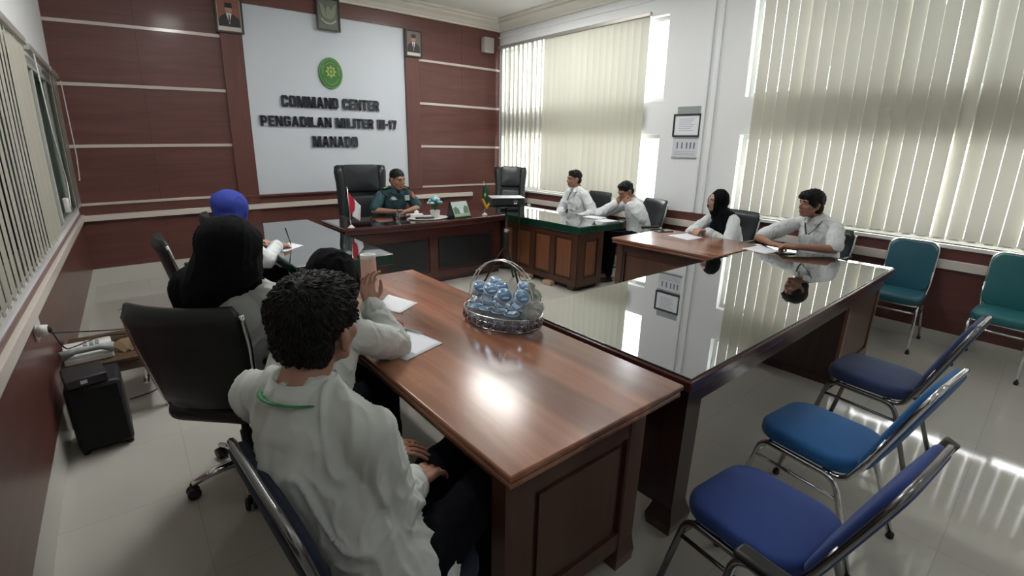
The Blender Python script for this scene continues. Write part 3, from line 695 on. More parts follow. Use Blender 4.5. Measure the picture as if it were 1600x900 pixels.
# --- green glass topped tables left and right of the officer's desk
def green_table(label, x0, x1, y0, y1, face):
    cx, cy = (x0 + x1) / 2, (y0 + y1) / 2
    t = thing('green_glass_table', label, 'table', (cx, cy, 0)); X0, X1, Y0, Y1 = x0 - cx, x1 - cx, y0 - cy, y1 - cy
    MB().bbox((X0, Y0, TH - 0.085), (X1, Y1, TH - 0.006), 0.006).build('table_cover', M_GEDGE, t)
    MB().bbox((X0, Y0, TH - 0.006), (X1, Y1, TH), 0.002).build('glass_sheet', M_GGLASS, t)
    b = MB(); q = 0.05; bx0 = X0 + (q if face < 0 else 0.32); bx1 = X1 - (0.32 if face < 0 else q)
    b.use(M_TEAKD).box((bx0, Y0 + q, 0.06), (bx1, Y1 - q, 0.69))
    paneled(b, (bx0, Y0 + q, 0.06), (bx1, Y1 - q, 0.69), '-y', 1, M_TEAKD, M_TEAKB, 0.09, 0.016)
    fc = '-x' if face < 0 else '+x'
    paneled(b, (bx0, Y0 + q, 0.06), (bx1, Y1 - q, 0.69), fc, 5, M_TEAKD, M_TEAKB, 0.07, 0.016)
    b.use(M_DARKW)
    for yy in (Y0 + q + 0.05, (Y0 + Y1) / 2, Y1 - q - 0.15): b.box((bx0 + 0.01, yy, 0.0), (bx1 - 0.01, yy + 0.1, 0.06))
    b.build('carcass', None, t)
    if face < 0:
        for y0_, y1_ in ((4.32, 4.58), (3.93, 4.07)): MB().bbox((3.835 - cx, y0_ - cy, 0), (3.915 - cx, y1_ - cy, 0.055), 0.006).build('foot_block', pr('beige_foot_block', (0.55, 0.38, 0.27), 0.5), t)
    return t
green_table('table with dark green glass top and warm wood doors, window side of the desk', 3.86, 4.64, 3.53, 5.50, -1)
green_table('table with dark green glass top on the left, where the blue scarf woman writes', 0.86, 1.60, 3.44, 5.68, 1)

# --- the officer's desk
cx, cy = 2.76, 5.12
t = thing('officer_desk', 'broad dark red wooden desk in front of the officer', 'desk', (cx, cy, 0))
pts = [(1.70, 4.80), (2.0, 4.755), (2.35, 4.73), (2.75, 4.72), (3.15, 4.73), (3.5, 4.755), (3.84, 4.80), (3.84, 5.52), (1.70, 5.52)]
b = MB(); P = [(x - cx, y - cy) for x, y in pts]; b.prism(P, TH - 0.03, TH - 0.002); P2 = [(x * 0.985, y * 0.96) for x, y in P]; b.prism(P2, TH - 0.075, TH - 0.03); b.build('desktop', M_DARKX, t, bevel=0.006)
MB().prism([(x * 0.975, y * 0.93) for x, y in P], TH - 0.002, TH).build('glass_sheet', pr('dark_desk_glass', (0.035, 0.010, 0.010), 0.05, ior=1.9, coat=1.0), t)
b = MB(); b.use(M_DARKX).box((1.78 - cx, 4.88 - cy, 0.0), (3.78 - cx, 4.92 - cy, 0.70)); paneled(b, (1.78 - cx, 4.88 - cy, 0.04), (3.78 - cx, 4.92 - cy, 0.67), '-y', 2, M_DARKX, pr('dark_inset_panel', (0.018, 0.020, 0.024), 0.3), 0.10, 0.02); b.build('front_panel', None, t)
for x in (1.76, 3.36): MB().box((x - cx, 4.92 - cy, 0.0), (x + 0.42 - cx, 5.46 - cy, 0.695)).build('pedestal', M_DARKW, t)

# ================================================================== CHAIRS
def rrect(w_, d, r, n=6, taper=1.0):
    out = []
    for (sx, sy, a0) in ((1, 1, 0), (-1, 1, 90), (-1, -1, 180), (1, -1, 270)):
        ww = w_ * (1.0 if sy < 0 else taper)
        for k in range(n + 1):
            a = R_(a0 + 90 * k / n); out.append((sx * (ww / 2 - r) + r * math.cos(a), sy * (d / 2 - r) + r * math.sin(a)))
    return out
def cushion(b, outline, z0, z1, rnd=0.02, M=None, crown=0.012, steps=4):
    """padded slab: outline in XY, rounded rim, slightly crowned top"""
    n = len(outline); prof = []
    for k in range(steps + 1):
        a = math.pi / 2 * k / steps; prof.append((1 - rnd * (1 - math.sin(a)) * 6, z0 + rnd * (1 - math.cos(a)) * 0.9))
    for k in range(steps + 1):
        a = math.pi / 2 * k / steps; prof.append((1 - rnd * (1 - math.cos(a)) * 6, z1 - rnd + rnd * math.sin(a)))
    prof.append((0.55, z1 + crown * 0.8)); prof.append((0.2, z1 + crown))
    vs = [];
    for s_, z in prof:
        for x, y in outline:
            p = Vector((x * s_, y * s_, z)); vs.append(M @ p if M is not None else p)
    fs = [tuple(reversed(range(n)))]
    for i in range(len(prof) - 1):
        for k in range(n): fs.append((i * n + k, i * n + (k + 1) % n, (i + 1) * n + (k + 1) % n, (i + 1) * n + k))
    fs.append(tuple((len(prof) - 1) * n + k for k in range(n)))
    return b.add(vs, fs, True)
def banquet_chair(label, loc, rz, fab, w_=0.37, frame_m=None, group=None, recline=14, worn=False, bw=0.36, bh=0.50):
    fm = frame_m or M_CHROME
    t = thing('banquet_chair', label, 'chair', (loc[0], loc[1], 0), rz, group)
    b = MB(); cushion(b, rrect(w_ + 0.02, 0.41, 0.10, taper=0.98), 0.405, 0.475, 0.024); b.build('seat', fab, t)
    # side frames: inverted U with a second bar under the seat
    for s in (-1, 1):
        x = s * (w_ / 2 - 0.005)
        b = MB(); b.tube(bend([(x * 1.12, 0.235, 0.012), (x, 0.165, 0.392), (x, -0.155, 0.385), (x * 1.14, -0.30, 0.012)], 0.055, 6), 0.0125, 10)
        b.build('leg_frame', fm, t)
        b = MB(); b.tube([(x * 1.03, 0.180, 0.315), (x * 1.04, -0.185, 0.305)], 0.008, 8); b.build('stretcher', fm, t)
        for (yy, zz, xx) in ((0.235, 0.0, 1.12), (-0.30, 0.0, 1.14)):
            MB().lathe([(0.014, 0.0), (0.017, 0.004), (0.016, 0.024), (0.013, 0.028)], 10, (x * xx, yy, 0)).build('foot_cap', M_PLAST, t)
    for yb, zb in ((-0.12, 0.392), (0.13, 0.392), (0.165, 0.34)): MB().tube([(-w_ / 2, yb, zb), (w_ / 2, yb, zb)], 0.009, 8).build('cross_bar', fm, t)
    # back: padded shield in a bright rim, reclined
    a = R_(recline); M = Matrix.Translation((0, -0.195, 0.40)) @ Matrix.Rotation(a, 4, 'X') @ Matrix.Rotation(R_(90), 4, 'X')
    # local of M: x right, y up along the back, z towards -y (behind)
    h = bh; ol = [(px, py + 0.06 + h / 2 - 0.03) for px, py in rrect(bw, h - 0.06, 0.075, 6)]
    c = (0, 0.03 + h / 2)
    def shift(o_, k): return [((x) * k, (y - c[1]) * k + c[1]) for x, y in o_]
    b = MB(); z0s = (0.022, 0.0, -0.022)
    ol0 = [(x, y - c[1]) for x, y in ol]
    Mb = M @ Matrix.Translation((0, c[1], 0)) @ Matrix.Rotation(math.pi, 4, 'Y')
    cushion(b, ol0, -0.022, 0.026, 0.014, Mb, crown=0.008); b.build('backrest', fab, t)
    rim = [M @ Vector((x * 1.035, (y - c[1]) * 1.03 + c[1], 0.004)) for x, y in ol]
    b = MB(); b.tube(rim, 0.011, 8, closed=True, flat=1.0)
    for s in (-1, 1): b.tube(bend([(s * (w_ / 2 - 0.01), -0.10, 0.392), (s * (w_ / 2 - 0.01), -0.185, 0.395), M @ Vector((s * (bw / 2 + 0.004), 0.12, 0.002)), M @ Vector((s * (bw / 2 + 0.004), 0.25, 0.002))], 0.04), 0.012, 8)
    b.build('back_frame', fm, t)
    if worn:
        b = MB(); b.bbox((bw / 2 - 0.004, 0.30, -0.02), (bw / 2 + 0.014, 0.50, 0.02), 0.006, M); b.build('torn_edge', pr('frayed_grey_edging', (0.16, 0.14, 0.13), 0.8, bump=0.8, bscale=60), t)
    return t
banquet_chair('bright royal blue banquet chair nearest the camera, worn grey back edge', (1.475, 0.44), R_(-6), M_BLUE1, recline=21, frame_m=M_DCHROME, worn=True)
banquet_chair('brighter sky blue banquet chair, middle one of three at the glass table', (2.16, 0.49), R_(-7), M_BLUE2, recline=21, frame_m=M_CHROME)
banquet_chair('navy blue banquet chair, third from the camera at the glass table', (3.05, 0.50), R_(-4), M_BLUE3, recline=21, frame_m=M_DCHROME)
banquet_chair('dark teal banquet chair against the window wall beside the glass table end', (5.14, 0.83), R_(92), M_TEAL, w_=0.36, recline=8)
banquet_chair('green teal banquet chair against the window wall at the photo edge', (5.14, 0.10), R_(86), M_TEAL2, w_=0.38, recline=8, bw=0.40)
banquet_chair('dark blue banquet chair under the man in the foreground', (0.425, 1.035), R_(-85), M_NAVY, frame_m=M_DCHROME, w_=0.40, recline=13, bw=0.42, bh=0.52)

def curved_back(b, w_, z0, z1, th, depth, tilt, y, roll=0.0, n=12, m_=8, narrow=0.85):
    """upholstered curved back panel, both faces and rim, one closed skin"""
    vs = []; fs = []
    def pt(u, v, side):
        zz = z0 + (z1 - z0) * v; ww = w_ * (narrow + (1 - narrow) * min(1, v * 1.6)) * (1 - 0.10 * max(0, v - 0.85) / 0.15)
        x = (u - 0.5) * ww; yy = y - math.tan(tilt) * (zz - z0) + depth * (2 * u - 1) ** 2
        e = min(1.0, min(u, 1 - u) * 9 + 0.15, min(v, 1 - v) * 9 + 0.15); k = th / 2 * math.sqrt(e)
        if roll and v > 0.84: k += roll * math.sin(math.pi * (v - 0.84) / 0.16)
        lumb = 0.018 * math.sin(math.pi * min(1, v * 1.8)) if side > 0 else 0
        return Vector((x, yy + side * k + lumb, zz))
    for side in (1, -1):
        for j in range(m_ + 1):
            for i in range(n + 1): vs.append(pt(i / n, j / m_, side))
    def ix(s_, j, i): return s_ * (m_ + 1) * (n + 1) + j * (n + 1) + i
    for s_ in (0, 1):
        for j in range(m_):
            for i in range(n):
                f = (ix(s_, j, i), ix(s_, j, i + 1), ix(s_, j + 1, i + 1), ix(s_, j + 1, i)); fs.append(f if s_ else tuple(reversed(f)))
    for i in range(n): fs.append((ix(0, 0, i), ix(0, 0, i + 1), ix(1, 0, i + 1), ix(1, 0, i))); fs.append((ix(0, m_, i + 1), ix(0, m_, i), ix(1, m_, i), ix(1, m_, i + 1)))
    for j in range(m_): fs.append((ix(0, j + 1, 0), ix(0, j, 0), ix(1, j, 0), ix(1, j + 1, 0))); fs.append((ix(0, j, n), ix(0, j + 1, n), ix(1, j + 1, n), ix(1, j, n)))
    return b.add(vs, fs, True)
def star_base(t, rz0=0.0, r=0.30, seat_z=0.44, mat=None):
    MB().lathe([(0.03, 0.07), (0.035, 0.10), (0.028, 0.13), (0.028, 0.26), (0.018, 0.27), (0.018, seat_z)], 14).build('gas_column', M_PLAST, t)
    for k in range(5):
        a = rz0 + 2 * math.pi * k / 5; d = Vector((math.cos(a), math.sin(a), 0)); q = Vector((-d.y, d.x, 0))
        b = MB(); b.tube([d * 0.02 + Vector((0, 0, 0.105)), d * r * 0.6 + Vector((0, 0, 0.10)), d * r + Vector((0, 0, 0.075))], [0.024, 0.020, 0.014], 8)
        l = b.build('leg', mat or M_CHROME, t)
        b = MB()
        for s in (-1, 1):
            Mx = Matrix.Translation(d * r + q * s * 0.016 + Vector((0, 0, 0.03))) @ Matrix((( -q.x, d.x, 0, 0), (-q.y, d.y, 0, 0), (0, 0, 1, 0), (0, 0, 0, 1)))
            Mw = Matrix.Translation(d * r + q * s * 0.016 + Vector((0, 0, 0.03))) @ q.to_track_quat('Z', 'Y').to_matrix().to_4x4()
            b.lathe([(0.02, -0.011), (0.029, -0.008), (0.030, 0.0), (0.029, 0.008), (0.02, 0.011)], 16, (0, 0, 0), Mw)
        b.tube([d * r + Vector((0, 0, 0.03)), d * r + Vector((0, 0, 0.08))], 0.010, 8)
        b.build('caster', M_PLAST, l)
def office_chair(label, loc, rz, group=None, top=1.0, base_rz=0.3, w_=0.48, tilt=9, arms=True, base_r=0.30, seat=0.48, mat=None, roll=0.02):
    m_ = mat or M_BLACK
    t = thing('office_chair', label, 'chair', (loc[0], loc[1], 0), rz, group)
    b = MB(); cushion(b, rrect(0.47, 0.46, 0.09), seat - 0.07, seat, 0.028); b.build('seat', m_, t)
    b = MB(); curved_back(b, w_, seat + 0.02, top, 0.05, 0.045, R_(tilt), -0.235, roll); b.build('backrest', m_, t)
    for s in (-1, 1):
        b = MB(); pts = []
        for k in range(9):
            v = k / 8 * 0.93; zz = seat + 0.02 + (top - seat - 0.02) * v; ww = w_ * (0.85 + 0.15 * min(1, v * 1.6)); pts.append((s * (ww / 2 + 0.008), -0.235 + 0.045 - math.tan(R_(tilt)) * (zz - seat - 0.02), zz))
        pts = [(s * 0.15, -0.05, seat - 0.075), (s * 0.215, -0.15, seat - 0.06)] + pts
        b.tube(bend(pts, 0.04, 3), 0.011, 8); b.build('back_frame', M_CHROME, t)
        if arms:
            x = s * 0.265
            b = MB(); b.tube(bend([(s * 0.20, 0.10, seat - 0.07), (x, 0.12, seat - 0.02), (x, 0.10, seat + 0.19), (x, -0.20, seat + 0.19), (s * 0.245, -0.245, seat + 0.13)], 0.06, 6), 0.012, 8); b.build('arm_frame', M_CHROME, t)
            b = MB(); b.bbox((x - 0.025, -0.16, seat + 0.195), (x + 0.025, 0.10, seat + 0.222), 0.011); b.build('arm_pad', M_PLAST, t)
    star_base(t, base_rz, base_r, seat - 0.06)
    return t
office_chair('big black office chair with its back to the camera, under the black scarf woman', (0.262, 2.352), R_(-42), top=1.0, base_rz=R_(185 + 42), base_r=0.27, w_=0.50, tilt=11, seat=0.50, roll=0.028)
office_chair('black chrome edged office chair of the blue scarf woman, left green table', (0.42, 4.12), R_(-88), top=0.97, base_rz=0.8, tilt=13)
office_chair('black office chair half hidden behind the blue scarf woman', (0.80, 5.10), R_(-96), top=0.98, base_rz=0.1, arms=False)
office_chair('black office chair behind the upright young man nearest the officer desk', (5.02, 4.52), R_(82), top=1.02, base_rz=0.5, mat=M_BLACK2)
office_chair('black office chair behind the man resting his chin on his hands', (5.06, 3.66), R_(70), top=1.0, base_rz=0.9, mat=M_BLACK2)
office_chair('black office chair behind the seated woman in glasses', (5.06, 2.50), R_(80), top=0.98, base_rz=0.2, mat=M_BLACK2)
office_chair('black office chair mostly hidden behind the man with clasped hands', (5.08, 1.56), R_(86), top=0.92, base_rz=0.4, mat=M_BLACK2)
office_chair('empty office chair at the bottom edge, only its black arm pad showing', (0.755, 0.275), R_(-6), top=0.80, base_rz=0.4, seat=0.45)

def executive_chair(label, loc, rz, top=1.35, tilt=10, wd=0.60, group=None):
    t = thing('executive_chair', label, 'chair', (loc[0], loc[1], 0), rz, group)
    b = MB(); cushion(b, rrect(0.54, 0.52, 0.10), 0.40, 0.50, 0.03); b.build('seat', M_BLACK2, t)
    a = R_(tilt); M = Matrix.Translation((0, -0.27, 0.50)) @ Matrix.Rotation(a, 4, 'X') @ Matrix.Rotation(R_(90), 4, 'X') @ Matrix.Rotation(math.pi, 4, 'Y')
    H = (top - 0.50) / math.cos(a)
    b = MB(); b.bbox((-wd / 2 + 0.02, 0.02, -0.05), (wd / 2 - 0.02, H - 0.03, 0.03), 0.04, M, 4); b.build('back_shell', M_BLACK2, t)
    b = MB(); cushion(b, [(x, y) for x, y in rrect(wd - 0.22, H * 0.46, 0.05)], 0.0, 0.07, 0.022, M @ Matrix.Translation((0, H * 0.27, 0)), 0.012); b.build('back_cushion', M_BLACK2, t)
    b = MB(); cushion(b, [(x, y) for x, y in rrect(wd - 0.20, H * 0.40, 0.05)], 0.0, 0.095, 0.025, M @ Matrix.Translation((0, H * 0.76, 0)), 0.016); b.build('head_cushion', M_BLACK2, t)
    for s in (-1, 1):
        b = MB(); pts = []
        for k in range(11):
            v = k / 10; pts.append(M @ Vector((s * (wd / 2 - 0.055 - 0.02 * math.sin(math.pi * v)), 0.05 + (H - 0.10) * v, 0.05)))
        b.tube(pts, [0.035, 0.05, 0.055, 0.055, 0.052, 0.052, 0.055, 0.06, 0.065, 0.066, 0.05], 12); b.build('side_bolster', M_BLACK2, t)
        b = MB(); b.tube(bend([(s * 0.27, 0.18, 0.44), (s * 0.31, 0.20, 0.66), (s * 0.31, -0.18, 0.68), (s * 0.29, -0.27, 0.60)], 0.07, 6), [0.022] * 16, 8); b.build('arm_frame', M_DARKW, t)
        b = MB(); b.bbox((s * 0.31 - 0.035, -0.17, 0.685), (s * 0.31 + 0.035, 0.17, 0.72), 0.015); b.build('arm_pad', M_BLACK2, t)
    star_base(t, 0.3, 0.33, 0.40, M_DARKW)
    return t
executive_chair('tall padded black leather chair behind the officer', (2.47, 5.95), R_(172), 1.375, 9, 0.68)
executive_chair('empty black leather chair in the corner by the far window', (4.86, 6.00), R_(140), 1.31, 16, 0.54)
# ================================================================== PEOPLE
def fused(b, name, mat, parent, voxel=0.006, smooth=4, disp=None, mats=None, assign=None, offs=Vector((0, 0, 0))):
    """melts overlapping closed shapes into one continuous skin"""
    tmp = b.build('tmp'); tmp.parent = None
    rm = tmp.modifiers.new('r', 'REMESH'); rm.mode = 'VOXEL'; rm.voxel_size = voxel; rm.use_smooth_shade = True
    sm = tmp.modifiers.new('s', 'SMOOTH'); sm.factor = 0.5; sm.iterations = smooth
    dg = bpy.context.evaluated_depsgraph_get(); dg.update()
    me = bpy.data.meshes.new_from_object(tmp.evaluated_get(dg)); old = tmp.data
    bpy.data.objects.remove(tmp); bpy.data.meshes.remove(old)
    me.name = name; me.materials.clear()
    for q in (mats or [mat]): me.materials.append(q)
    me.update()
    if disp:
        nrm = [v.normal.copy() for v in me.vertices]
        for v, n in zip(me.vertices, nrm): v.co += n * disp(v.co)
    if assign:
        for p in me.polygons: p.material_index = assign(p.center)
    if offs.length > 0:
        for v in me.vertices: v.co -= offs
    me.update()
    for p in me.polygons: p.use_smooth = True
    o = bpy.data.objects.new(name, me); COL.objects.link(o)
    if parent is not None: o.parent = parent
    return o
def folds(amp, sc, stretch=(1, 1, 0.35), seed=0.0, fine=0.10):
    """cloth creases: ridged noise in metres"""
    def f(co):
        p = Vector((co.x * stretch[0], co.y * stretch[1], co.z * stretch[2])) * sc + Vector((seed, seed * 1.7, seed * 0.3))
        q = p + Vector((noise.noise(p * 0.7), noise.noise(p * 0.7 + Vector((9, 3, 1))), noise.noise(p * 0.7 + Vector((2, 8, 5))))) * 0.9
        r = max(0.0, 1 - abs(noise.noise(q)) * 2.6) ** 2.8; r2 = max(0.0, 1 - abs(noise.noise(q * 1.9 + Vector((5, 5, 5)))) * 2.8) ** 2
        return amp * (r - 0.28) + amp * 0.45 * (r2 - 0.25) + amp * fine * noise.noise(p * 4.1)
    return f
def ik(S, W, hint, L1=0.285, L2=0.25):
    S, W = Vector(S), Vector(W); d = W - S; D = d.length
    if D > (L1 + L2) * 0.995: W = S + d * ((L1 + L2) * 0.995 / D); d = W - S; D = d.length
    a = (L1 * L1 - L2 * L2 + D * D) / (2 * D); h = math.sqrt(max(0, L1 * L1 - a * a)); u = d / D
    hv = Vector(hint); hv = hv - u * hv.dot(u); hv.normalize()
    return S + u * a + hv * h, W
def hand(b, wr, d, nrm, side, curl=0.5, spread=1.0, k=1.0, thumb=0.5):
    """palm, four fingers of different length and a thumb. d: pointing, nrm: out of the back of the hand, side: +1 thumb on d x nrm"""
    d = Vector(d).normalized(); nrm = Vector(nrm); nrm = (nrm - d * nrm.dot(d)).normalized(); q = d.cross(nrm) * side
    wr = Vector(wr)
    for s in (-0.026, -0.009, 0.009, 0.024): b.cap(wr + q * s * 0.6 * k, 0.016 * k, wr + d * 0.082 * k + q * s * 1.05 * k, 0.0125 * k, 10)
    b.cap(wr, 0.024 * k, wr + d * 0.045 * k, 0.02 * k, 10)
    for s, L in ((0.031, (.040, .024, .020)), (0.0105, (.044, .028, .021)), (-0.0105, (.041, .026, .020)), (-0.031, (.032, .020, .018))):
        p = wr + d * 0.080 * k + q * s * k; dd = (d + q * s * 3.0 * spread).normalized(); a = curl * 0.7
        r = 0.0083 * k
        for j, l in enumerate(L):
            v = dd * math.cos(a) - nrm * math.sin(a); p2 = p + v * l * k; b.cap(p, r, p2, r * 0.93, 8); p = p2; r *= 0.93; a += curl * (0.9 if j == 0 else 0.6)
    p = wr + d * 0.022 * k + q * 0.026 * k
    v1 = (d * 0.55 + q * (0.8 - 0.3 * thumb) - nrm * 0.35 * thumb).normalized(); p1 = p + v1 * 0.040 * k; b.cap(p, 0.015 * k, p1, 0.011 * k, 9)
    v2 = (d * 0.85 + q * (0.3 - 0.5 * thumb) - nrm * 0.55 * thumb).normalized(); p2 = p1 + v2 * 0.030 * k; b.cap(p1, 0.0105 * k, p2, 0.009 * k, 9)
    v3 = (d * 0.9 - q * 0.3 * thumb - nrm * 0.6 * thumb).normalized(); b.cap(p2, 0.009 * k, p2 + v3 * 0.024 * k, 0.0075 * k, 9)
def headM(c, yaw, pitch=0, roll=0):
    """local x right, y forward, z up"""
    return Matrix.Translation(Vector(c)) @ Matrix.Rotation(R_(yaw - 90), 4, 'Z') @ Matrix.Rotation(R_(pitch), 4, 'X') @ Matrix.Rotation(R_(roll), 4, 'Y')
def head_prims(b, H, k=1.0, ears=True):
    R3 = H.to_3x3(); T = lambda p: H @ (Vector(p) * k)
    def e(c, r, M=None): b.ell(T(c), tuple(x * k for x in r), R3 @ M if M is not None else R3, 20, 12)
    def c(p, r, q, s): b.cap(T(p), r * k, T(q), s * k)
    e((0, -.014, .028), (.074, .092, .083)); e((0, .022, -.030), (.060, .064, .080)); e((0, .046, -.088), (.030, .030, .024))
    for s in (-1, 1):
        c((s * .050, .0, -.045), .022, (s * .022, .050, -.092), .017)
        e((s * .036, .052, -.028), (.024, .024, .024))
        if ears:
            Me = Matrix.Rotation(R_(s * 18), 3, 'Z'); e((s * .079, -.008, -.012), (.010, .020, .032), Me); e((s * .083, -.014, .002), (.008, .018, .020), Me)
        e((s * .013, .090, -.036), (.010, .011, .008))
    c((-.036, .072, .022), .014, (0, .079, .020), .013); c((.036, .072, .022), .014, (0, .079, .020), .013)
    c((0, .080, .012), .009, (0, .102, -.026), .011); e((0, .100, -.032), (.012, .012, .010))
    c((-.016, .080, -.062), .0075, (.016, .080, -.062), .0075); c((-.014, .079, -.071), .008, (.014, .079, -.071), .008)
def face_details(t, H, k, off, brow=True, glasses=False):
    R3 = H.to_3x3(); T = lambda p: H @ (Vector(p) * k) - off
    for s in (-1, 1):
        b = MB(); b.use(M_EYEW).ell(T((s * .030, .0735, .002)), (.013 * k, .009 * k, .0065 * k), R3, 12, 8); b.use(M_EYE).ell(T((s * .030, .0790, .002)), (.0062 * k, .0045 * k, .0058 * k), R3, 10, 6); b.build('eye', None, t)
    if brow:
        for s in (-1, 1): b = MB(); b.tube([T((s * .012, .0905, .020)), T((s * .028, .089, .026)), T((s * .045, .078, .021))], [.0030 * k, .0038 * k, .002 * k], 6); b.build('eyebrow', M_HAIR, t)
    if glasses:
        b = MB()
        for s in (-1, 1):
            ring = [T((s * .031 + .023 * math.cos(a), .096, -.004 + .019 * math.sin(a))) for a in [2 * math.pi * q / 16 for q in range(16)]]; b.tube(ring, .0014, 6, closed=True)
            b.tube([T((s * .054, .096, .0)), T((s * .075, .04, .0)), T((s * .078, -.01, .0))], .0014, 6)
        b.tube([T((-.008, .098, .0)), T((.008, .098, .0))], .0014, 6); b.build('spectacles', pr('light_spectacle_frame', (0.5, 0.48, 0.42), 0.3, metal=0.6), t)
def hair_on(t, H, k, off, style, strands=500, seed=1):
    R3 = H.to_3x3(); T = lambda p: H @ (Vector(p) * k); rnd = random.Random(seed)
    b = MB()
    def e(c, r): b.ell(T(c), tuple(x * k for x in r), R3, 22, 14)
    if style == 'short':     # very short crop with receding front
        e((0, -.019, .044), (.0800, .0935, .0795)); e((0, -.050, -.010), (.0720, .0560, .060))
    elif style == 'crop':
        e((0, -.020, .048), (.0815, .0950, .0810)); e((0, -.048, -.010), (.0760, .0600, .064)); e((0, .040, .088), (.058, .036, .030))
    elif style == 'mop':     # full hair with a fringe
        e((0, -.022, .046), (.0905, .1040, .0930)); e((0, -.050, -.020), (.0820, .0650, .074)); e((.0, .045, .078), (.070, .048, .040)); e((.035, .062, .060), (.038, .030, .028)); e((-.03, .060, .068), (.036, .028, .026))
        for s in (-1, 1): e((s * .072, .004, .018), (.016, .028, .040))
    elif style == 'full':    # thick rounded hair seen from behind
        e((0, -.024, .050), (.089, .103, .088)); e((0, -.060, -.015), (.080, .054, .074)); e((0, -.060, -.050), (.062, .040, .046)); e((0, .046, .080), (.068, .044, .038))
        for s in (-1, 1): e((s * .070, .012, .045), (.018, .030, .034))
    n0 = folds(0.0045 * k, 34, (1, 1, 0.5), seed)
    o = fused(b, 'hair', M_HAIR, t, 0.005 * k, 2, disp=n0, offs=off)
    # locks that follow the crown and fall over the rim
    me = o.data; vs = [(v.co + off, v.normal.copy()) for v in me.vertices]; Hi = H.inverted(); b = MB()
    whorl = T((0.01, -.06, .12))
    for q in range(strands):
        p, n = vs[rnd.randrange(len(vs))]; l = Hi @ p / k
        if l.z < -0.07 and style != 'full': continue
        d = (p - whorl); d = d - n * d.dot(n)
        if d.length < 1e-4: continue
        d.normalize(); side = n.cross(d); d = (d + side * rnd.uniform(-.25, .25)).normalized(); L = rnd.uniform(.010, .020) * k
        pts = [p - n * .002 * k, p + d * L * .5 + n * .0020 * k, p + d * L + n * rnd.uniform(-.002, .001) * k]
        b.tube([x - off for x in pts], [.0026 * k, .0022 * k, .0006 * k], 4, cap=False)
    if b.v: b.build('locks', M_HAIR, o)
    return o
def spine_pts(P, N, bow=0.03, f=Vector((1, 0, 0)), n=9):
    out = []
    for i in range(n): u = i / (n - 1); out.append(P.lerp(N, u) - f * bow * math.sin(math.pi * u))
    return out
def torso(b, P, N, yaw0, yaw1, prof, f, bow):
    """stack of oriented ellipsoids along the spine: prof = (u, half width, half depth, forward offset)"""
    n = 64
    for i in range(n):
        u = i / (n - 1)
        for j in range(len(prof) - 1):
            if prof[j][0] <= u <= prof[j + 1][0]:
                a, c = prof[j], prof[j + 1]; w_ = (u - a[0]) / max(1e-6, c[0] - a[0]); w_ = w_ * w_ * (3 - 2 * w_); hw = a[1] + (c[1] - a[1]) * w_; hd = a[2] + (c[2] - a[2]) * w_; fo = a[3] + (c[3] - a[3]) * w_; break
        yw = R_(yaw0 + (yaw1 - yaw0) * u); M = Matrix.Rotation(yw - math.pi / 2, 3, 'Z')
        ff = M @ Vector((0, 1, 0)); p = P.lerp(N, u) - f * bow * math.sin(math.pi * u) + ff * fo
        b.ell(p, (hw, hd, 0.038), M, 24, 8)
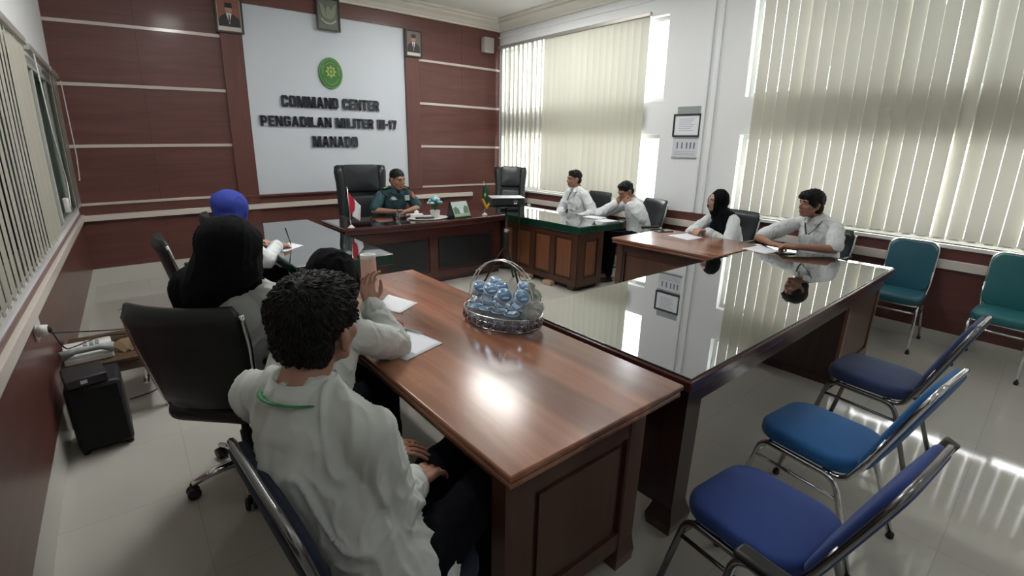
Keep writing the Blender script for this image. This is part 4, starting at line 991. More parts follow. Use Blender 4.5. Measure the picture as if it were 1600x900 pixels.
def person(label, P, N, Hc, yaw, head, arms, k=1.0, sex='m', torso_yaw=None, hair='crop', skin=None, shirt=None, scarf=None, legs=None, sleeve='long', voxel=0.006, bow=0.03, seed=1,
           fsc=11, strands=250, fold=0.006, loose=0.0, glasses=False, scarf_k=1.0, cape=.55, lanyard=None, drape=None, collar=True, trousers=None, handk=1.0):
    P, N, Hc = Vector(P), Vector(N), Vector(Hc); ty = torso_yaw if torso_yaw is not None else yaw
    off = Vector((P.x, P.y, 0)); skin = skin or M_SKIN; shirt = shirt or M_SHIRT2
    t = thing('person', label, 'person', off)
    f0 = Vector((math.cos(R_(yaw)), math.sin(R_(yaw)), 0)); r0_ = Vector((f0.y, -f0.x, 0))
    f1 = Vector((math.cos(R_(ty)), math.sin(R_(ty)), 0)); rt = Vector((f1.y, -f1.x, 0))
    H = headM(Hc, *head); shw = (0.178 if sex == 'm' else 0.158) * k
    Sh = {1: N + rt * shw + Vector((0, 0, -0.055)), -1: N - rt * shw + Vector((0, 0, -0.055))}
    A = {}
    for s in (1, -1):
        a = arms[s]; sh = Sh[s] + Vector(a.get('sh', (0, 0, 0)))
        if 'e' in a: E = Vector(a['e']); W = Vector(a['w'])
        else: E, W = ik(sh, a['w'], a['hint'])
        A[s] = (sh, E, W)
    # --- body (one continuous skin)
    b = MB(); head_prims(b, H, k, ears=(scarf is None))
    b.cap(H @ (Vector((0, -.022, -.055)) * k), 0.052 * k, N + Vector((0, 0, 0.01)) - f1 * 0.01, 0.056 * k)
    mp = [(0, .14, .10, 0), (.25, .12, .09, 0), (.6, .135, .095, .01), (.85, .13, .08, 0), (1, .07, .055, 0)]
    torso(b, P, N, yaw, ty, [(u, w_ * k, d * k, o_) for u, w_, d, o_ in mp], f0, bow)
    hips = {s: P + r0_ * 0.085 * s * k for s in (1, -1)}; LG = {}
    for s in (1, -1):
        sh, E, W = A[s]
        b.cap(N + (sh - N) * 0.3, 0.045 * k, sh, 0.045 * k); b.cap(sh, 0.042 * k, E, 0.034 * k); b.cap(E, 0.036 * k, W, 0.0245 * k); b.cap(E.lerp(W, .12), 0.037 * k, E.lerp(W, .5), 0.033 * k)
        a = arms[s]; hand(b, W, a.get('hd', W - E), a.get('hn', (0, 0, 1)), a.get('side', -s), a.get('curl', .45), a.get('spread', 1.0), k * handk, a.get('thumb', .5))
        if legs and s in legs: Kn, An = Vector(legs[s][0]), Vector(legs[s][1])
        else:
            Kn = hips[s] + f0 * 0.40 * k + r0_ * 0.05 * s + Vector((0, 0, 0.015)); An = Vector((Kn.x, Kn.y, 0.095)) + f0 * 0.02
        LG[s] = (hips[s], Kn, An)
        b.cap(hips[s], 0.075 * k, Kn, 0.052 * k); b.cap(Kn, 0.050 * k, An, 0.035 * k); b.cap(An, 0.034 * k, Vector((An.x, An.y, 0.045)) + f0 * 0.13, 0.028 * k)
    Hi = H.inverted()
    def asg(c):
        l = Hi @ c / k
        return 1 if (abs(l.x) < .023 and l.y > .070 and -.079 < l.z < -.054) else 0
    fused(b, 'body', skin, t, voxel, 2, mats=[skin, M_LIP], assign=asg, offs=off)
    face_details(t, H, k, off, glasses=glasses)
    # --- shirt
    b = MB(); L_ = 0.014 + loose
    mp = [(-0.0, .185, .135, 0), (.12, .175, .130, .0), (.35, .160, .120, 0), (.62, .165, .120, .012), (.85, .160, .098, .004), (.95, .115, .078, 0), (1, .080, .066, 0)]
    torso(b, P + Vector((0, 0, -0.02)), N + Vector((0, 0, 0.012)), yaw, ty, [(u, (w_ + loose * (1.2 - u)) * k, (d + loose * (1.2 - u)) * k, o_) for u, w_, d, o_ in mp], f0, bow)
    for s in (1, -1):
        sh, E, W = A[s]; L_ = 0.014 + loose * .45
        b.cap(N + (sh - N) * 0.20 + Vector((0, 0, .012)), 0.050 * k + L_ * .3, sh, 0.050 * k + L_ * .4); b.cap(sh, 0.050 * k + L_ * .6, sh.lerp(E, .55), 0.048 * k + L_)
        if sleeve == 'long': b.cap(sh.lerp(E, .5), 0.049 * k + L_, E, 0.043 * k + L_); b.cap(E, 0.043 * k + L_, E.lerp(W, .93), 0.031 * k + L_)
        else: b.cap(sh.lerp(E, .4), 0.050 * k + L_, sh.lerp(E, .85), 0.046 * k + L_)
    fused(b, 'shirt', shirt, t, voxel * 1.2, 6, disp=folds(fold, fsc, (1, 1, 0.6), seed), offs=off)
    if sleeve == 'long':
        for s in (1, -1):
            sh, E, W = A[s]; b = MB(); d = (W - E).normalized(); p = W - d * 0.012; rr = 0.034 * k + L_ * 0.8
            b.tube([p - d * 0.05 - off, p - d * 0.045 - off, p - d * 0.004 - off, p - off, p - d * 0.003 - off, p - d * .03 - off], [rr * .9, rr * 1.04, rr * 1.04, rr, rr * .86, rr * .8], 18, cap=False); b.build('cuff', shirt, t)
    if collar and scarf is None:
        b = MB(); n = 26; rows = []
        Mx = Matrix.Rotation(R_(ty - 90), 3, 'Z')
        nb = N + (H @ Vector((0, -.02, -.07)) - N) * 0.10
        for j, (rr, zz) in enumerate(((0.070, -0.012), (0.062, 0.034), (0.066, 0.038), (0.082, 0.006), (0.088, -0.006))):
            for i in range(n):
                a = R_(105) + R_(330) * i / (n - 1); fr = max(0, math.sin(a))
                rows.append(nb + Mx @ Vector((rr * 1.05 * k * math.cos(a), rr * 0.98 * k * math.sin(a) + 0.012 * fr, (zz - 0.022 * fr - (0.02 * fr if j >= 3 else 0)) * k)) - off)
        fs = []
        for j in range(4):
            for i in range(n - 1): fs.append((j * n + i, j * n + i + 1, (j + 1) * n + i + 1, (j + 1) * n + i))
        b.add(rows, fs, True); o = b.build('collar', shirt, t); sd = o.modifiers.new('thick', 'SOLIDIFY'); sd.thickness = 0.003
        if lanyard:
            b = MB(); pts = []
            for i in range(25):
                a = R_(150) + R_(240) * i / 24; fr = max(0, math.sin(a)); bk = max(0, -math.sin(a)); pts.append(nb + Mx @ Vector((0.091 * k * math.cos(a), 0.093 * k * math.sin(a), (0.018 * bk - 0.008) * k)) - off)
            c_ = P.lerp(N, .62) + f1 * 0.165 * k - off
            pts = [c_ - rt * .01 + Vector((0, 0, .05))] + [pts[0].lerp(c_, .45) + f1 * .010] + pts + [pts[-1].lerp(c_, .45) + f1 * .010] + [c_ + rt * .01 + Vector((0, 0, .05))]
            b.tube(pts, 0.0085, 6, flat=0.3); b.build('lanyard', lanyard, t)
    # --- trousers or skirt
    tr = trousers or M_TROUS
    b = MB(); b.ell(P + Vector((0, 0, -.02)), (.165 * k, .125 * k, .095 * k), Matrix.Rotation(R_(yaw - 90), 3, 'Z'))
    for s in (1, -1):
        h_, Kn, An = LG[s]; b.cap(h_, 0.090 * k, Kn, 0.070 * k); b.cap(Kn, 0.069 * k, An + Vector((0, 0, .02)), 0.056 * k)
        if sex == 'f': b.cap(h_.lerp(LG[-s][0], .5), 0.10 * k, Kn.lerp(LG[-s][1], .5), 0.075 * k); b.cap(Kn.lerp(LG[-s][1], .5), .075 * k, An.lerp(LG[-s][2], .5) + Vector((0, 0, .03)), 0.075 * k)
    fused(b, 'skirt' if sex == 'f' else 'trousers', tr, t, 0.010, 5, disp=folds(0.006, 9, (1, 1, 1), seed + 3), offs=off)
    for s in (1, -1):
        h_, Kn, An = LG[s]; b = MB(); a0 = Vector((An.x, An.y, 0)) - off; M2 = Matrix.Rotation(R_(yaw - 90), 3, 'Z')
        b.ell(a0 + f0 * 0.09 + Vector((0, 0, .034)), (.046, .10, .034), M2); b.ell(a0 + f0 * 0.0 + Vector((0, 0, .045)), (.040, .058, .045), M2); b.ell(a0 + f0 * .06 + Vector((0, 0, .014)), (.046, .135, .014), M2)
        b.build('shoe', M_PLAST, t)
    # --- hair or scarf
    if scarf is None: hair_on(t, H, k, off, hair, strands, seed)
    else:
        b = MB(); R3 = H.to_3x3(); T = lambda p: H @ (Vector(p) * k)
        def e(c, r): b.ell(T(c), tuple(x * k for x in r), R3, 24, 14)
        q_ = scarf_k; e((0, -.030 - .05 * (q_ - 1), .030), (.092 * q_, .104 * q_, .100 * (1 + .5 * (q_ - 1)))); e((0, -.080, -.005), (.070 * q_, .060 * q_, .068 * q_)); e((0, -.035, -.055), (.088 * q_, .080 * q_, .080))
        n = 18
        for i in range(n):
            a, c_ = 2 * math.pi * i / n, 2 * math.pi * (i + 1) / n
            P_ = lambda a: T((.068 * math.cos(a), .040 + .014 * math.cos(2 * a), -.022 + .104 * math.sin(a)))
            b.cap(P_(a), .021 * k, P_(c_), .021 * k, 8)
        b.cap(T((0, .005, -.105)), .062 * k, N + f1 * .02, (.085 if cape > .3 else .07) * k, 18)
        for s in (1, -1):
            b.cap(N + f1 * 0.01, 0.078 * k, Sh[s] * cape + N * (1 - cape) + Vector((0, 0, -.005)), (0.045 + .055 * cape) * k, 16)
        for q in (-1, 0, 1): b.cap(N + f1 * .03, .075 * k, P.lerp(N, .62) + f1 * .075 + rt * q * .07, .062 * k, 14)
        for q in ((-1, 1) if cape > .3 else ()): b.cap(N - f1 * .03, .07 * k, P.lerp(N, .70) - f1 * .05 + rt * q * .07, .06 * k, 14)
        if drape:
            for (p0, ra, p1, rb) in drape: b.cap(p0, ra, p1, rb, 18)
        fused(b, 'headscarf', scarf, t, voxel * 1.1, 7, disp=folds(0.006, 8, (1, 1, 0.45), seed + 5), offs=off)
    return t

def V(*a): return Vector(a)
# 1 the man in the foreground, seen from behind
t = person('man in the foreground seen from behind, white shirt, green lanyard', (.40, .965, .555), (.250, 1.06, 1.045), (.318, 1.115, 1.18), 14, (30, 4, 6),
       {1: dict(w=(.500, 1.035, .680), e=(.375, .905, .750), hd=(.85, .45, -.1), hn=(.1, 0, 1), curl=.5), -1: dict(w=(.480, 1.245, .685), e=(.300, 1.345, .78), hd=(.9, -.35, -.05), hn=(0, 0, 1), curl=.3)},
       k=1.03, legs={1: ((.735, 1.015, .565), (.74, 1.02, .095)), -1: ((.775, 1.22, .565), (.79, 1.23, .095))}, torso_yaw=26, hair='full', skin=M_SKIN, shirt=M_SHIRT, voxel=.0055, strands=2600, fold=.013, fsc=8, loose=.012, lanyard=pr('green_lanyard', (0.02, 0.22, 0.07), 0.5), bow=.06, seed=4)
# 2 the woman with the raised hand
t = person('woman in black headscarf resting her elbow on the near table, hand raised', (.38, 1.68, .56), (.50, 1.73, .975), (.575, 1.775, 1.10), 40, (58, -8, 0),
       {1: dict(w=(.745, 1.85, .945), e=(.775, 1.69, .812), hd=(-.05, .16, .95), hn=(-.2, .9, .1), side=-1, curl=.55, spread=1.6), -1: dict(w=(.80, 2.02, .815), hint=(0, 1, -.6), hd=(1, -.1, 0), curl=.4)},
       k=1.0, sex='f', skin=M_SKIN2, shirt=M_SHIRT, scarf=M_HIJAB, voxel=.0055, fold=.008, loose=.014, seed=9)
# 3 the woman in the big black scarf
t = person('woman in long black headscarf on the big office chair, back to the camera', (.265, 2.30, .575), (.29, 2.20, 1.04), (.30, 2.13, 1.180), 46, (60, -10, 0),
       {1: dict(w=(.70, 2.36, .815), hint=(.4, -.6, -.7), hd=(.9, .3, 0)), -1: dict(w=(.62, 2.62, .80), hint=(-.5, .6, -.6), hd=(1, 0, 0))},
       k=1.05, sex='f', skin=M_SKIN2, shirt=M_SHIRT, scarf=M_HIJAB, voxel=.0065, fold=.008, loose=.02, seed=12, scarf_k=1.26, cape=.08,
       drape=[(V(.27, 2.11, 1.16), .125, V(.185, 2.20, 1.02), .10), (V(.185, 2.20, 1.02), .10, V(.185, 2.30, .86), .07), (V(.15, 2.26, 1.02), .10, V(.155, 2.35, .86), .07), (V(.345, 2.13, 1.05), .05, V(.425, 2.05, .92), .034), (V(.425, 2.05, .92), .034, V(.455, 2.02, .80), .024)])
# 4 the woman in the blue scarf
t = person('woman in bright blue headscarf writing at the left green table', (.46, 4.10, .56), (.56, 4.10, 1.01), (.62, 4.10, 1.115), 10, (20, -22, 0),
       {1: dict(w=(.90, 4.10, .815), hint=(-.2, -.8, -.6), hd=(.9, .3, -.15), curl=.9), -1: dict(w=(.80, 4.42, .80), hint=(0, .8, -.6), hd=(.9, -.3, 0))},
       k=1.0, sex='f', scarf_k=1.3, skin=M_SKIN2, shirt=M_SHIRT2, scarf=M_HIJABB, voxel=.008, fold=.006, loose=.01, seed=21)
# 5 the officer
M_UNI = pr('teal_uniform_cloth', (0.020, 0.070, 0.085), 0.8, bump=0.15, bscale=12)
t = person('officer in dark teal uniform with badges, speaking behind the desk', (2.70, 5.80, .56), (2.71, 5.69, 1.045), (2.735, 5.63, 1.185), -88, (-80, -6, 0),
       {1: dict(w=(2.58, 5.455, .815), e=(2.385, 5.60, .825), hd=(.95, -.2, .1), hn=(0, .2, 1), curl=.9), -1: dict(w=(2.77, 5.45, .812), e=(2.985, 5.585, .825), hd=(-.9, -.3, 0), hn=(0, 0, 1), curl=.6)},
       k=1.1, hair='short', skin=M_SKIN, shirt=M_UNI, trousers=M_UNI, sleeve='short', voxel=.0065, fold=.005, strands=0, loose=.006, seed=31)
off = Vector((2.66, 5.80, 0))
def badge(name, mat, pts, c, nrm, th=0.004, parent=t):
    q = Vector(nrm).normalized().to_track_quat('Z', 'Y').to_matrix().to_4x4(); M = Matrix.Translation(Vector(c) - off) @ q
    return MB().prism(pts, -0.004, th, M).build(name, mat, parent)
M_OLIVE = pr('olive_gold_braid', (0.30, 0.36, 0.10), 0.5)
for s in (-1, 1):
    M = Matrix.Translation(V(2.675 + s * .135, 5.655, 1.092) - off) @ Matrix.Rotation(R_(s * 16), 4, 'Y')
    MB().bbox((-.05, -.03, -.008), (.05, .03, .010), .006, M).build('epaulette', pr('dark_epaulette', (.03, .04, .03), .6), t)
    MB().bbox((-.036, -.032, -.002), (.026, -.006, .014), .003, M).build('rank_braid', M_OLIVE, t)
badge('unit_patch', pr('red_orange_patch', (0.50, 0.14, 0.08), .6), ovl(0, 0, .034, .044, 12), (2.868, 5.575, .985), (.7, -.7, .25), .012)
badge('wing_badge', pr('silver_badge', (0.42, 0.48, 0.46), .4), [(-.05, -.008), (.05, -.008), (.035, .012), (.01, .03), (-.01, .03), (-.035, .012)], (2.585, 5.548, .955), (-.1, -1, .15), .006)
badge('ribbon_bar', pr('pale_ribbon_bar', (0.34, 0.38, 0.38), .5), rc(-.035, -.035, .035, .030), (2.775, 5.555, .965), (.2, -1, .15), .006)
badge('name_plate', M_PLAST, rc(-.04, -.009, .04, .009), (2.585, 5.55, .915), (-.1, -1, .15), .006)
# 6 young man at the green table
t = person('young man with cropped hair sitting upright, nearest the officer desk on the window side', (4.93, 4.56, .56), (4.92, 4.58, 1.055), (4.885, 4.63, 1.195), 168, (160, 0, 0),
       {1: dict(w=(4.70, 4.70, .70), hint=(.3, .8, -.8)), -1: dict(w=(4.68, 4.36, .70), hint=(.3, -.8, -.8))},
       hair='crop', k=1.0, voxel=.008, fold=.008, loose=.018, lanyard=pr('dark_lanyard', (0.03, 0.10, 0.08), .5), seed=41, strands=200)
# 7 man with chin on hands
t = person('man in white shirt leaning forward with his hands clasped under his chin', (5.00, 3.57, .55), (4.93, 3.64, .985), (4.86, 3.72, 1.10), 150, (165, -24, 0),
       {1: dict(w=(4.80, 3.80, .945), e=(4.72, 3.98, .815), hd=(.0, -.45, .55), hn=(-.9, .1, .3), curl=1.1), -1: dict(w=(4.80, 3.60, .955), e=(4.84, 3.42, .80), hd=(-.1, .5, .45), hn=(-.9, 0, .3), curl=1.1)},
       hair='crop', voxel=.008, fold=.008, loose=.022, seed=51, strands=200)
# 8 woman in glasses
t = person('woman in glasses and black headscarf, hands clasped on the table by the pillar', (4.97, 2.38, .55), (4.88, 2.43, .975), (4.83, 2.50, 1.105), 160, (148, 0, 0),
       {1: dict(w=(4.58, 2.56, .812), hint=(.2, .8, -.6), hd=(-.7, -.4, .1), curl=.9), -1: dict(w=(4.58, 2.44, .815), hint=(.2, -.8, -.6), hd=(-.7, .45, .15), curl=.9)},
       sex='f', k=.97, skin=M_SKIN2, scarf=M_HIJAB, voxel=.0075, fold=.007, loose=.014, glasses=True, seed=61)
# 9 man at the end of the glass table
t = person('man in white short sleeved shirt with folded forearms at the end of the glass table', (4.93, 1.46, .56), (4.87, 1.52, 1.04), (4.80, 1.585, 1.170), 165, (150, 4, 0),
       {1: dict(w=(4.52, 1.76, .812), e=(4.62, 1.93, .83), hd=(-.15, -.7, .0), hn=(-.1, 0, 1), curl=.7, sh=(0, .01, -.01)), -1: dict(w=(4.46, 1.53, .825), e=(4.66, 1.28, .825), hd=(-.2, .75, .05), hn=(-.2, 0, 1), curl=.8)},
       hair='mop', k=1.04, legs={1: ((4.635, 1.70, .565), (4.66, 1.70, .095)), -1: ((4.635, 1.30, .565), (4.66, 1.30, .095))}, sleeve='short', voxel=.007, fold=.007, loose=.016, lanyard=pr('dark_lanyard', (0.03, 0.10, 0.08), .5), seed=71, strands=500, bow=.02)
# ================================================================== THINGS ON THE TABLES
def paper(label, corners, z=TH + 0.0015, name='paper_sheet', group=None):
    cx = sum(c[0] for c in corners) / 4; cy = sum(c[1] for c in corners) / 4; b = MB(); n = 6; vs = []
    for j in range(n + 1):
        for i in range(n + 1):
            u, v = i / n, j / n; A_, B_, C_, D_ = [Vector(c) for c in corners]; p = (A_.lerp(B_, u)).lerp(D_.lerp(C_, u), v)
            vs.append((p.x - cx, p.y - cy, 0.002 * (u * u + v * (1 - u)) * 0.8))
    b.add(vs, [(j * (n + 1) + i, j * (n + 1) + i + 1, (j + 1) * (n + 1) + i + 1, (j + 1) * (n + 1) + i) for j in range(n) for i in range(n)], True)
    o = b.build(name, M_PAPER); sd = o.modifiers.new('thick', 'SOLIDIFY'); sd.thickness = 0.0008; sd.offset = -1
    o.location = (cx, cy, z); return tag(o, label, 'paper', group)
paper('white paper sheet beneath the raised elbow of the woman at the near table', [(.75, 1.73), (.775, 1.60), (.985, 1.665), (.945, 1.90)])
paper('white paper sheet on the near wooden table beside the pink bottle', [(.955, 2.29), (1.01, 2.13), (1.165, 2.225), (1.10, 2.46)])
paper('white paper sheet in front of the woman in glasses', [(4.25, 2.68), (4.165, 2.40), (4.42, 2.38), (4.52, 2.62)])
paper('white paper sheet beside the hands of the man at the glass table end', [(4.24, 1.90), (4.18, 1.66), (4.42, 1.63), (4.545, 1.86)])
paper('white paper sheet under the writing hand on the left green table', [(.91, 4.12), (.93, 4.0), (1.125, 4.17), (1.06, 4.38)])
paper('white paper on the green table by the man with clasped hands', [(4.40, 3.80), (4.36, 3.60), (4.60, 3.58), (4.62, 3.80)])
def pen(label, p0, p1, mat):
    p0, p1 = Vector(p0), Vector(p1); d = (p1 - p0); L = d.length; t = thing('ballpoint_pen', label, 'pen', p0); M = d.normalized().to_track_quat('Z', 'Y').to_matrix().to_4x4()
    MB().lathe([(0.001, 0), (0.0025, 0.008), (0.0045, 0.02), (0.0045, L * .65)], 10, (0, 0, 0), M).build('barrel', mat, t)
    MB().lathe([(0.0052, L * .62), (0.0052, L), (0.003, L + .004)], 10, (0, 0, 0), M).build('cap', M_PLAST if mat is M_WHITEP else mat, t)
pen('silver grey pen lying by the paper under the raised elbow', (.965, 1.80, TH + .009), (.91, 1.93, TH + .009), M_GREYP)
pen('black pen standing in the writing hand of the blue scarf woman', (1.03, 4.19, TH + .01), (1.005, 4.22, TH + .155), M_PLAST)
def phone(label, c, rz, sx=.075, sy=.15):
    t = thing('mobile_phone', label, 'phone', (c[0], c[1], TH), R_(rz)); MB().bbox((-sx / 2, -sy / 2, 0), (sx / 2, sy / 2, .009), .004).build('case', M_PLAST, t); MB().box((-sx / 2 + .004, -sy / 2 + .004, .009), (sx / 2 - .004, sy / 2 - .004, .0095)).build('screen', M_BGLASS, t)
phone('black phone lying beside the paper of the woman in glasses', (4.42, 2.84), 70, .09, .19)
phone('black phone on the glass table under the clasped hands', (4.36, 1.57), 60)
# book / folder by the man with clasped hands
t = thing('note_book', 'open pale note book near the man leaning on his hands', 'book', (4.56, 3.93, TH), R_(10))
MB().bbox((-.09, -.12, 0), (.09, .12, .012), .003).build('pages', M_PAPER, t); MB().box((-.093, -.124, 0), (.093, .124, .003)).build('cover', pr('maroon_cover', (.12, .02, .02), .5), t)
# pink bottle in the raised hand
t = thing('water_bottle', 'pale pink bottle with white rim standing by the raised hand', 'bottle', (.97, 2.40, TH)); t.scale = (1.12, 1.12, 1.12)
M_PINK = pr('pale_pink_enamel', (0.72, 0.46, 0.40), 0.35, coat=0.3)
MB().lathe([(.034, 0), (.037, .004), (.037, .20), (.0355, .222), (.035, .226)], 28).build('bottle_body', M_PINK, t)
b = MB(); b.lathe([(.0362, .221), (.0372, .223), (.0375, .236), (.036, .240), (.030, .240), (.029, .228), (.0, .227)], 28); b.build('rim', M_WHITEP, t)
MB().lathe([(.0285, .2275), (.0285, .229), (.01, .2295)], 24).build('lid', M_PLAST, t)

# ---- wire basket with water cups
BC = Vector((1.345, 1.705, TH)); ang = math.atan2(-.95, .30)
t = thing('wire_basket', 'oval silver wire basket with tall handle, filled with water cups', 'basket', BC, ang)
M_WIRE = pr('bright_wire', (0.78, 0.78, 0.78), 0.18, metal=1.0)
A_, B_ = .205, .135
def oval(a, b_, z, n=48): return [(a * math.cos(2 * math.pi * i / n), b_ * math.sin(2 * math.pi * i / n), z) for i in range(n)]
b = MB(); b.tube(oval(A_ * .88, B_ * .86, .006), .0035, 6, closed=True); b.tube(oval(A_ * .99, B_ * .98, .045), .0028, 6, closed=True); b.tube(oval(A_ * 1.03, B_ * 1.03, .075), .004, 6, closed=True)
for i in range(-3, 4):
    x = i * .045; yy = B_ * .86 * math.sqrt(max(0, 1 - (x / (A_ * .88)) ** 2)); b.tube([(x, -yy, .005), (x, yy, .005)], .002, 5)
for i in range(-1, 2):
    y = i * .05; xx = A_ * .88 * math.sqrt(max(0, 1 - (y / (B_ * .86)) ** 2)); b.tube([(-xx, y, .004), (xx, y, .004)], .002, 5)
for i in range(28):
    a = 2 * math.pi * i / 28; c_, s_ = math.cos(a), math.sin(a); b.tube([(A_ * .88 * c_, B_ * .86 * s_, .006), (A_ * 1.0 * c_, B_ * 1.0 * s_, .045), (A_ * 1.03 * c_, B_ * 1.03 * s_, .075)], .0018, 5)
b.build('wire_tray', M_WIRE, t)
b = MB()
for i in range(28):
    a = 2 * math.pi * (i + .5) / 28; c_, s_ = math.cos(a), math.sin(a); tx, ty = -s_, c_
    ctr = Vector((A_ * 1.03 * c_, B_ * 1.03 * s_, .040))
    ring = [ctr + Vector((tx * .014 * math.cos(p), ty * .014 * math.cos(p), .022 * math.sin(p))) for p in [2 * math.pi * q / 10 for q in range(10)]]
    b.tube(ring, .0022, 5, closed=True)
    b.ell(ctr, (.008, .008, .012), None, 8, 6)
b.build('bead_ornament', pr('plum_silver_bead', (0.22, 0.17, 0.19), 0.2, metal=0.7), t)
b = MB()
for s in (-1, 1):
    pts = [(-A_ * .98 * 1.0, s * .03, .07)]
    for q in range(13):
        a = math.pi * (1 - q / 12); pts.append((A_ * .90 * math.cos(a), s * .022 * (1 - .5 * math.sin(a)), .13 + .19 * math.sin(a)))
    pts.append((A_ * .98, s * .03, .07)); b.tube(pts, .0032, 6)
b.tube([(-A_ * .72, -.02, .25), (-A_ * .72, .02, .25)], .003, 5); b.tube([(A_ * .72, -.02, .25), (A_ * .72, .02, .25)], .003, 5)
b.build('handle', M_WIRE, t)
# one cup, copied
M_CUPW = pr('clear_blue_cup_plastic', (0.72, 0.84, 0.95), 0.12, coat=0.6, trans=0.75, ior=1.2)
M_FOIL = pr('pale_blue_foil_lid', (0.12, 0.28, 0.52), 0.3, coat=0.4)
M_FOILW = pr('white_lid_rim_and_glint', (0.72, 0.82, 0.92), 0.25, coat=0.4)
def make_cup():
    t = thing('water_cup', '', 'water cup')
    MB().lathe([(.024, 0), (.026, .003), (.0305, .060), (.033, .082), (.034, .086)], 20).build('cup_wall', M_CUPW, t)
    MB().lathe([(.0335, .084), (.0375, .0855), (.0378, .0875), (.0345, .0878)], 24).build('rim', M_FOILW, t)
    b = MB(); b.use(M_FOIL).lathe([(.0343, .0870), (.0340, .0890), (.001, .0892)], 24)
    b.use(M_FOILW); b.prism([(-.024, .002), (-.012, .012), (.010, .016), (.022, .010), (.008, .010), (-.010, .006)], .0889, .0896); b.prism([(-.020, -.014), (-.002, -.008), (.022, -.012), (.012, -.018), (-.004, -.016)], .0889, .0896)  # white swirls drawn on the foil stand in for reflections
    b.build('lid', None, t); return t
cups = []
Rz = Matrix.Rotation(ang, 3, 'Z'); first = None
rows = [(y, x) for y in (-.085, 0, .085) for x in ((-.115, -.038, .038, .115) if abs(y) > .01 else (-.155, -.078, 0, .078, .150))]
for i, (y, x) in enumerate(rows): cups.append((x * (1.0 if y == 0 else .92), y * .92, .0085))
for i, (x, y) in enumerate([(-.135, -.035), (-.055, -.055), (.025, -.05), (.10, -.04), (-.105, .045), (-.025, .035), (.055, .045)]): cups.append((x, y, .125))
rnd = random.Random(3)
grp = 'clear water cups in the wire basket'
for i, (x, y, z) in enumerate(cups):
    if first is None: first = make_cup(); o = first
    else: o = copy_tree(first)
    o.location = BC + Rz @ Vector((x, y, z)); o.rotation_euler = (R_(rnd.uniform(34, 52)), 0, R_(rnd.uniform(-70, 20))) if z > .05 else (0, 0, rnd.uniform(0, 6))
    o['label'] = 'clear plastic water cup with blue foil lid on top of the others' if z > .05 else 'clear plastic water cup with blue foil lid in the lower layer of the basket'
    o['group'] = grp + (', upper layer' if z > .05 else ', lower layer')
# plastic bag of straws at the basket's end
b = MB()
for (c_, r) in (((.17, .0, .115), (.045, .06, .05)), ((.165, .02, .16), (.032, .035, .045)), ((.16, .0, .205), (.018, .02, .035)), ((.185, -.03, .10), (.03, .05, .028))): b.ell(BC + Rz @ Vector(c_), r)
o = fused(b, 'plastic_bag', pr('milky_plastic_bag', (0.62, 0.66, 0.60), 0.4, trans=0.25), None, .004, 3, disp=folds(.007, 26, (1, 1, .5), 2), offs=BC)
o.location = BC; tag(o, 'crumpled milky plastic bag draped over the end of the wire basket', 'plastic bag')

# ---- things on the officer's desk
def mini_flag(label, x, y, build):
    t = thing('desk_flag', label, 'desk flag', (x, y, TH))
    MB().lathe([(.036, 0), (.036, .006), (.022, .012), (.016, .022), (.012, .026)], 20).build('base', pr('white_resin', (.7, .7, .7), .4), t)
    MB().tube([(0, 0, .02), (-.012, 0, .40)], .004, 8).build('pole', M_WIRE, t); MB().ell((-.0125, 0, .408), (.007, .007, .012)).build('finial', gold(), t); build(t)
def cloth_strip(b, pts_top, pts_bot, n=10, amp=.012, ph=0):
    vs = []
    for j in range(n + 1):
        v = j / n
        for i in range(n + 1):
            u = i / n; p = Vector(pts_top[0]).lerp(Vector(pts_top[1]), u).lerp(Vector(pts_bot[0]).lerp(Vector(pts_bot[1]), u), v); p.y += amp * math.sin(u * 5 + v * 3 + ph) * u; vs.append(p)
    b.add(vs, [(j * (n + 1) + i, j * (n + 1) + i + 1, (j + 1) * (n + 1) + i + 1, (j + 1) * (n + 1) + i) for j in range(n) for i in range(n)], True)
def indo(t):
    b = MB(); b.use(pr('flag_red', (0.50, 0.012, 0.045), .6)); cloth_strip(b, [(-.010, 0, .37), (.045, 0, .30)], [(-.004, 0, .13), (.075, 0, .20)][::1])
    b2 = b; b.use(pr('flag_white', (0.78, 0.78, 0.80), .6)); cloth_strip(b, [(.045, 0, .30), (.115, 0, .22)], [(.020, 0, .115), (.105, 0, .055)])
    o = b.build('cloth', None, t); sd = o.modifiers.new('thick', 'SOLIDIFY'); sd.thickness = .002
mini_flag('small red and white desk flag on the left end of the officer desk', 1.80, 4.84, indo)
def army(t):
    b = MB(); b.use(pr('flag_green', (0.010, 0.070, 0.030), .7)); b.prism([(-.03, .36), (.01, .38), (.05, .30), (.085, .16), (.02, .10), (-.045, .19)], -.012, -.002, XZ)
    b.prism([(-.02, .35), (.03, .30), (.03, .14), (-.03, .20)], -.022, -.012, XZ)
    b.use(pr('flag_fringe', (0.72, 0.40, 0.02), .6)); b.prism([(-.055, .20), (-.035, .21), (.025, .11), (.015, .075)], -.024, -.004, XZ); b.prism([(.095, .17), (.075, .175), (.015, .11), (.020, .075)], -.024, -.004, XZ)
    b.use(pr('flag_crest', (0.35, 0.45, 0.20), .6)); b.prism(ovl(-.012, .255, .016, .024, 10), -.026, -.02, XZ)
    o = b.build('cloth', None, t)
mini_flag('small green desk flag with yellow fringe, window end of the officer desk', 3.56, 4.90, army)
t = thing('serving_tray', 'white oval tray holding the tissue box and the flower pot', 'tray', (2.80, 4.99, TH))
MB().lathe([(.17, 0), (.185, .004), (.20, .014), (.196, .015), (.16, .007), (.001, .006)], 40, sx=1.25, sy=.9).build('dish', M_WHITEP, t)
